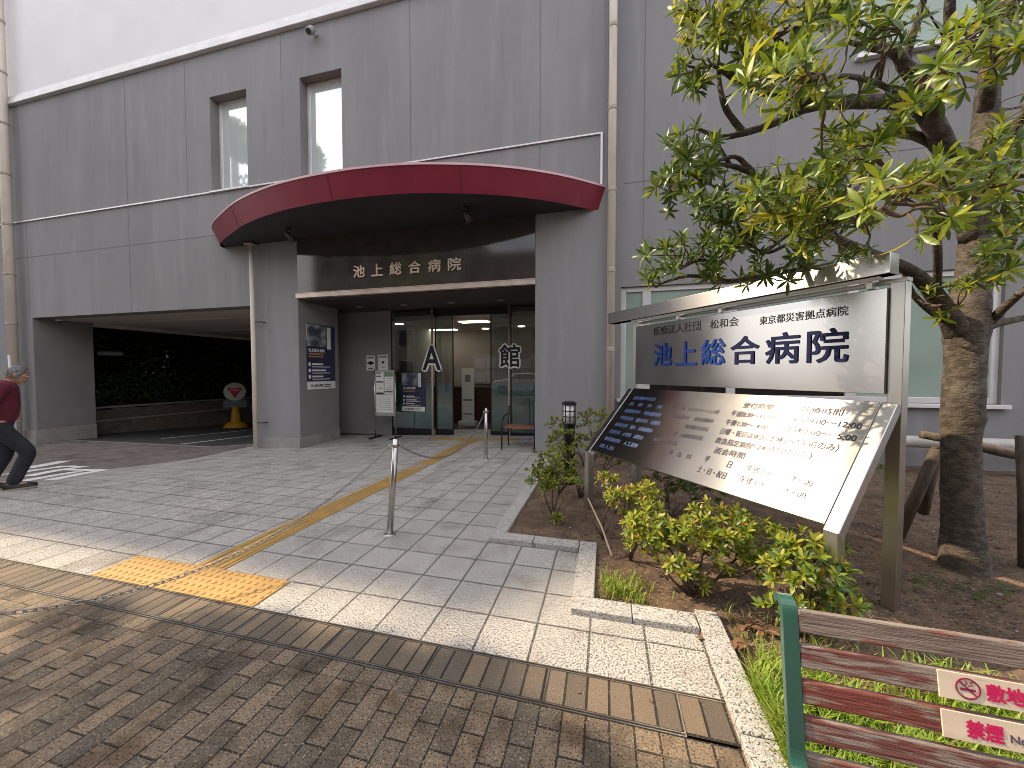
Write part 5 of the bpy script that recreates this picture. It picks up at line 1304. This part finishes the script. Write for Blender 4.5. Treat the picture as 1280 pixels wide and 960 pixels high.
link("trousers", skin_mesh("trousers", [(H(-.02, 0, .90), .135, .12), (pelvis, .14, .125), (hipL, .105), (kneeL, .082), (H(-.10, .09, .17), .066), (H(-.14, .09, .055), .072), (hipR, .105), (kneeR, .085), (H(.10, -.09, .18), .07), (H(.06, -.09, .05), .076)], [(0, 1), (1, 2), (2, 3), (3, 4), (4, 5), (1, 6), (6, 7), (7, 8), (8, 9)], CLOTHD, PM, root=1), PM)
m_ = MB(); m_.raw = True
vs, fs = [], []
for i in range(9):
    th = math.pi * .60 * i / 8
    for k in range(24):
        ph = 2 * math.pi * k / 24; a, b, c_ = math.sin(th) * math.cos(ph), math.sin(th) * math.sin(ph), math.cos(th)
        lim = 1.0 if a < .35 else max(0, 1 - (a - .35) * 3)
        if a > .3: c_ = max(c_, .52); 
        k_ = 1.07 + random.uniform(-.015, .025)
        vs.append(HD(a * .098 * k_ - (.0 if a < .5 else .02), b * .077 * k_, c_ * .118 * k_))
for i in range(8):
    for k in range(24): fs.append((i * 24 + k, (i + 1) * 24 + k, (i + 1) * 24 + (k + 1) % 24, i * 24 + (k + 1) % 24))
m_.add(vs, fs); m_.build("hair", HAIR, PM, smooth=2)
m_ = MB()
for s_ in (-1, 1):
    m_.tube([HD(.100, s_ * .034 + .026 * math.cos(a), .012 + .02 * math.sin(a)) for a in [q * .5236 for q in range(13)]], .0022, 5, cap=False); m_.tube([HD(.098, s_ * .060, .018), HD(.0, s_ * .082, .016)], .0022, 5)
m_.tube([HD(.104, -.01, .016), HD(.104, .01, .016)], .0022, 5); m_.build("glasses", STEELW, PM)
m_ = MB()
for s_ in (-1, 1):
    m_.ball(HD(.088, s_ * .032, .012), .011, 8); m_.tube([HD(.093, s_ * .018, .034), HD(.092, s_ * .045, .034)], .004, 5)
m_.tube([HD(.092, -.022, -.065), HD(.098, 0, -.066), HD(.092, .022, -.065)], .004, 5); m_.build("facial_features", mat("dark_face_detail", (.10, .05, .045), .5), PM)
for ank, toe, lift in ((ankR, toeR, 0), (ankL, toeL, .0)):
    sh = MB(); b = Vector((ank.x, ank.y, 0)); fw = mf
    P = [(-.07, .030), (-.03, .042), (.05, .045), (.13, .047), (.18, .036), (.205, .015)]
    vs, fs = [], []
    z0_ = MZ + .018; tilt = 0.0 if lift == 0 else lift
    hts = (.075, .085, .08, .06, .045, .035)
    for (f_, hw), ht in zip(P, hts):
        c_ = b + fw * f_
        for s_, zz_ in ((-1, 0), (-1, .6), (-.55, 1), (.55, 1), (1, .6), (1, 0)): vs.append(c_ + ml * hw * s_ * (1 if zz_ < .9 else .9) + UP * (z0_ + zz_ * ht))
    for i in range(5):
        for k in range(5): fs.append((i * 6 + k, (i + 1) * 6 + k, (i + 1) * 6 + k + 1, i * 6 + k + 1))
    fs += [tuple(range(6)), tuple(range(30, 36))[::-1]]
    sh.add(vs, fs); so_ = sh.build("shoe", SHOE, PM, smooth=2)
    s2 = MB(); s2.prism([b + fw * f_ + ml * (hw + .004) + UP * (MZ + .001) for f_, hw in P] + [b + fw * f_ - ml * (hw + .004) + UP * (MZ + .001) for f_, hw in P[::-1]], UP * .02); s2.build("sole", SOLE, so_)

# ------------------------------------------------------------------ the street around: what shades and mirrors the place
def town(name, label, c, ax, w_, d_, h_, wallm, rows, cols, front=1):
    """flat-roofed block: c = front-left corner, ax = angle of its front"""
    o = thing(name, label, "building", c); a = Vector((math.cos(ax), math.sin(ax), 0)); b = Vector((-math.sin(ax), math.cos(ax), 0)); c = Vector(c)
    m_ = MB(); m_.obox(c - UP, a * w_, b * d_, UP * (h_ + 1)); m_.build("wall", wallm, o)
    m_ = MB(); m_.obox(c - a * .1 - b * .1 + UP * h_, a * (w_ + .2), b * (d_ + .2), UP * .25); m_.build("roof", CONC, o)
    for fx in range(cols):
        for fz in range(rows):
            q = c + a * (w_ * (fx + .22) / cols) + UP * (1 + (h_ - 1.5) * fz / rows) - b * .03
            fr = MB(); fr.obox(q, a * (w_ / cols * .56), b * .028, UP * min(1.6, (h_ / rows) * .55)); wo = fr.build("window", FRAMEW, o)
            pn = MB(); pn.obox(q + a * .07 + UP * .07 - b * .012, a * (w_ / cols * .56 - .14), b * .011, UP * (min(1.6, (h_ / rows) * .55) - .14)); pn.build("pane", TOWNG, wo)
    return o
town("apartment_block", "tall brown apartment block down the street, left beyond the frame", (-31, 1.86, 0), R(45), 6.2, 6.2, 26, TOWN2, 8, 3)
town("stair_tower", "slim brown tower block rising behind the apartment block, left beyond the frame", (-33, 3.45, 0), R(90), 3.1, 9, 42, TOWN2, 12, 1)
town("shop_house", "brown three storey shop house across the street", (6, -13, 0), R(180), 16, 8, 10, TOWN2, 3, 5)
town("town_house", "beige four storey house across the street", (-11, -14, 0), R(180), 14, 8, 13, TOWN1, 4, 5)
town("town_house", "brown low house across the street at right", (22, -13, 0), R(180), 15, 8, 8, TOWN2, 2, 5)
town("court_shade_block", "unseen brown building added to shade the court behind the hospital passage", (-22.3, 8.2, 0), R(90), 22, 12, 13, TOWN2, 4, 6)  # added to keep sun off the hedge and passage trees
town("sky_gap_house", "beige house added behind the trees to close the bright passage end", (-22, 30.5, 0), R(0), 18, 8, 11, TOWN1, 3, 5)  # added to block bright sky between the passage trees
o = thing("lattice_mast", "grey-green steel lattice mast across the street", "mast", (-21.7, -4, 0))
MG = mat("grey_green_steel", (.16, .19, .16), .5)
MB().lathe([(.22, -.1), (.20, 16.6), (.22, 16.7)], (-21.75, -4, 0), 12).build("pole", MG, o, smooth=2)
m_ = MB(); tp_ = lambda x_: 16.0 - (x_ + 21.75) * 1.35
for k in range(9):
    xa, xb = -21.7 + k * .4, -21.3 + k * .4
    m_.tube([(xa, -4, tp_(xa)), (xb, -4, tp_(xb))], .09, 6); m_.tube([(xa, -4, tp_(xa) - .6), (xb, -4, tp_(xb) - .6)], .06, 6)
    for zz in (9.2, 10.4, 11.6, 12.6):
        if zz < tp_(xb) - .6: m_.tube([(xa, -4, zz), (xb, -4, zz + .7)], .05, 6); m_.tube([(xa, -4, zz + .7), (xb, -4, zz)], .05, 6); m_.tube([(xa, -4, zz), (xb, -4, zz)], .06, 6)
m_.build("lattice", MG, o)
# parked car that the entrance glass mirrors
CR = thing("parked_car", "white hatchback car parked across the street behind the photographer", "car", (-5.4, -7.2, 0))
X0, Y0 = -7.4, -8.0
pr = [(0, .35), (.05, .75), (.35, .95), (1.0, 1.02), (1.7, 1.42), (2.9, 1.45), (3.6, 1.05), (3.95, .95), (4.0, .4), (3.6, .25), (.4, .25)]
m_ = MB(); m_.prism([(X0 + a, Y0, b) for a, b in pr], (0, 1.65, 0)); m_.build("body", CARW, CR, bevel=.06, bseg=3)
for yy in (Y0 - .004, Y0 + 1.646):
    m_ = MB(); m_.prism([(X0 + a, yy, b) for a, b in ((1.25, 1.04), (1.78, 1.36), (2.2, 1.38), (2.2, 1.04))], (0, .008, 0)); m_.build("side_window", TOWNG, CR)
    m_ = MB(); m_.prism([(X0 + a, yy, b) for a, b in ((2.27, 1.04), (2.27, 1.38), (2.85, 1.38), (3.3, 1.06))], (0, .008, 0)); m_.build("side_window", TOWNG, CR)
for a in (.78, 3.15):
    for yy in (Y0 - .02, Y0 + 1.47):
        m_ = MB(); m_.tube([(X0 + a, yy, .31), (X0 + a, yy + .2, .31)], .31, 22); wh = m_.build("wheel", BLACKR, CR, bevel=.02)
        m_ = MB(); m_.tube([(X0 + a, yy - .006, .31), (X0 + a, yy + .206, .31)], .19, 16); m_.build("rim", STEEL, wh)
def clump_tree(label, x_, y_, clumps, hh_):
    """a street tree whose crown is a set of clumps: (ground x, ground y of its shade, radius, height)"""
    o = thing("street_tree", label, "tree", (x_, y_, 0), "street trees along the road")
    tr = MB(); tr.tube([(x_, y_, -.05), (x_ + .05, y_, hh_ * .3), (x_, y_ + .1, hh_ * .6), (x_ + .1, y_, hh_)], [.2, .16, .12, .05], 10)
    cr = MB(); cr.raw = True
    for gx_, gy_, r_, h_ in clumps:
        c_ = Vector((gx_, gy_, 0)) - SDIR * (h_ / math.sin(SUN_EL))
        st_ = Vector((x_, y_, max(hh_ * .35, c_.z - 2.2))); tr.tube([st_, st_.lerp(c_, .5) + Vector((0, 0, .2)), c_], [.07, .045, .015], 6)
        for _ in range(int(620 * (r_ / .4) ** 2)):
            v = rnd_dir() * random.random() ** .4 * r_
            leaf_mesh(cr, c_ + Vector((v.x * 1.2, v.y, v.z * .9)), rnd_dir(), rnd_dir(), .2, .09, random.randrange(2))
    tr.build("trunk", BARK, o, smooth=2); cr.build("crown", [LF2, LF1], o)
def shade(px, py, r_, h_):
    x_, y_ = gpix(px, py); return (x_, y_, r_ * 1.4, h_)
clump_tree("leafy street tree on the brick pavement left of the frame", -12.6, -.9,
    [shade(95, 776, .10, 9), shade(180, 832, .16, 9.4), shade(260, 806, .17, 10), shade(300, 872, .22, 9), shade(390, 905, .25, 10), shade(250, 930, .20, 9.5), shade(340, 955, .24, 10.4), shade(450, 870, .20, 9.2), shade(480, 940, .26, 10), shade(410, 826, .15, 9.5), shade(568, 852, .12, 10), shade(150, 905, .10, 10), shade(20, 850, .10, 9.2), shade(120, 965, .2, 9.6), shade(330, 812, .12, 10.2), shade(560, 905, .13, 9.6), shade(620, 945, .15, 10.2), shade(530, 965, .2, 9.4), shade(425, 965, .2, 10), shade(700, 975, .12, 9.8),  
     (-2.4, .1, .35, 9.2), (-3.3, .2, .4, 10.3), (-2, -.6, .4, 10), (-3, -.7, .5, 10.5)], 10)
clump_tree("second leafy street tree further down the pavement", -17.5, -2.4, [(-1.9, -1.2, .6, 13), (-2.8, -1.5, .7, 14), (-2, -2.2, .9, 13.5), (-3.4, -2.6, .9, 14), (-.8, -2.8, .9, 13)], 13.5)
for i, (x_, y_, h_, r_, n_) in enumerate(((3, -6.5, 6, 2.2, 2200), (-12, -9.5, 6.5, 2.4, 2200))):
    o = thing("street_tree", ("street tree behind the photographer", "street tree on the far side of the road")[i], "tree", (x_, y_, 0), "street trees along the road")
    m_ = MB(); m_.tube([(x_, y_, -.05), (x_ + .05, y_, 2.5), (x_, y_ + .05, h_)], [.17, .13, .05], 10); m_.build("trunk", BARK, o, smooth=2)
    m_ = MB(); m_.raw = True; far_crown(m_, (x_, y_, h_), (r_, r_, r_ * 1.35), n_, .26, .1); m_.build("crown", [LF2, LF1], o)
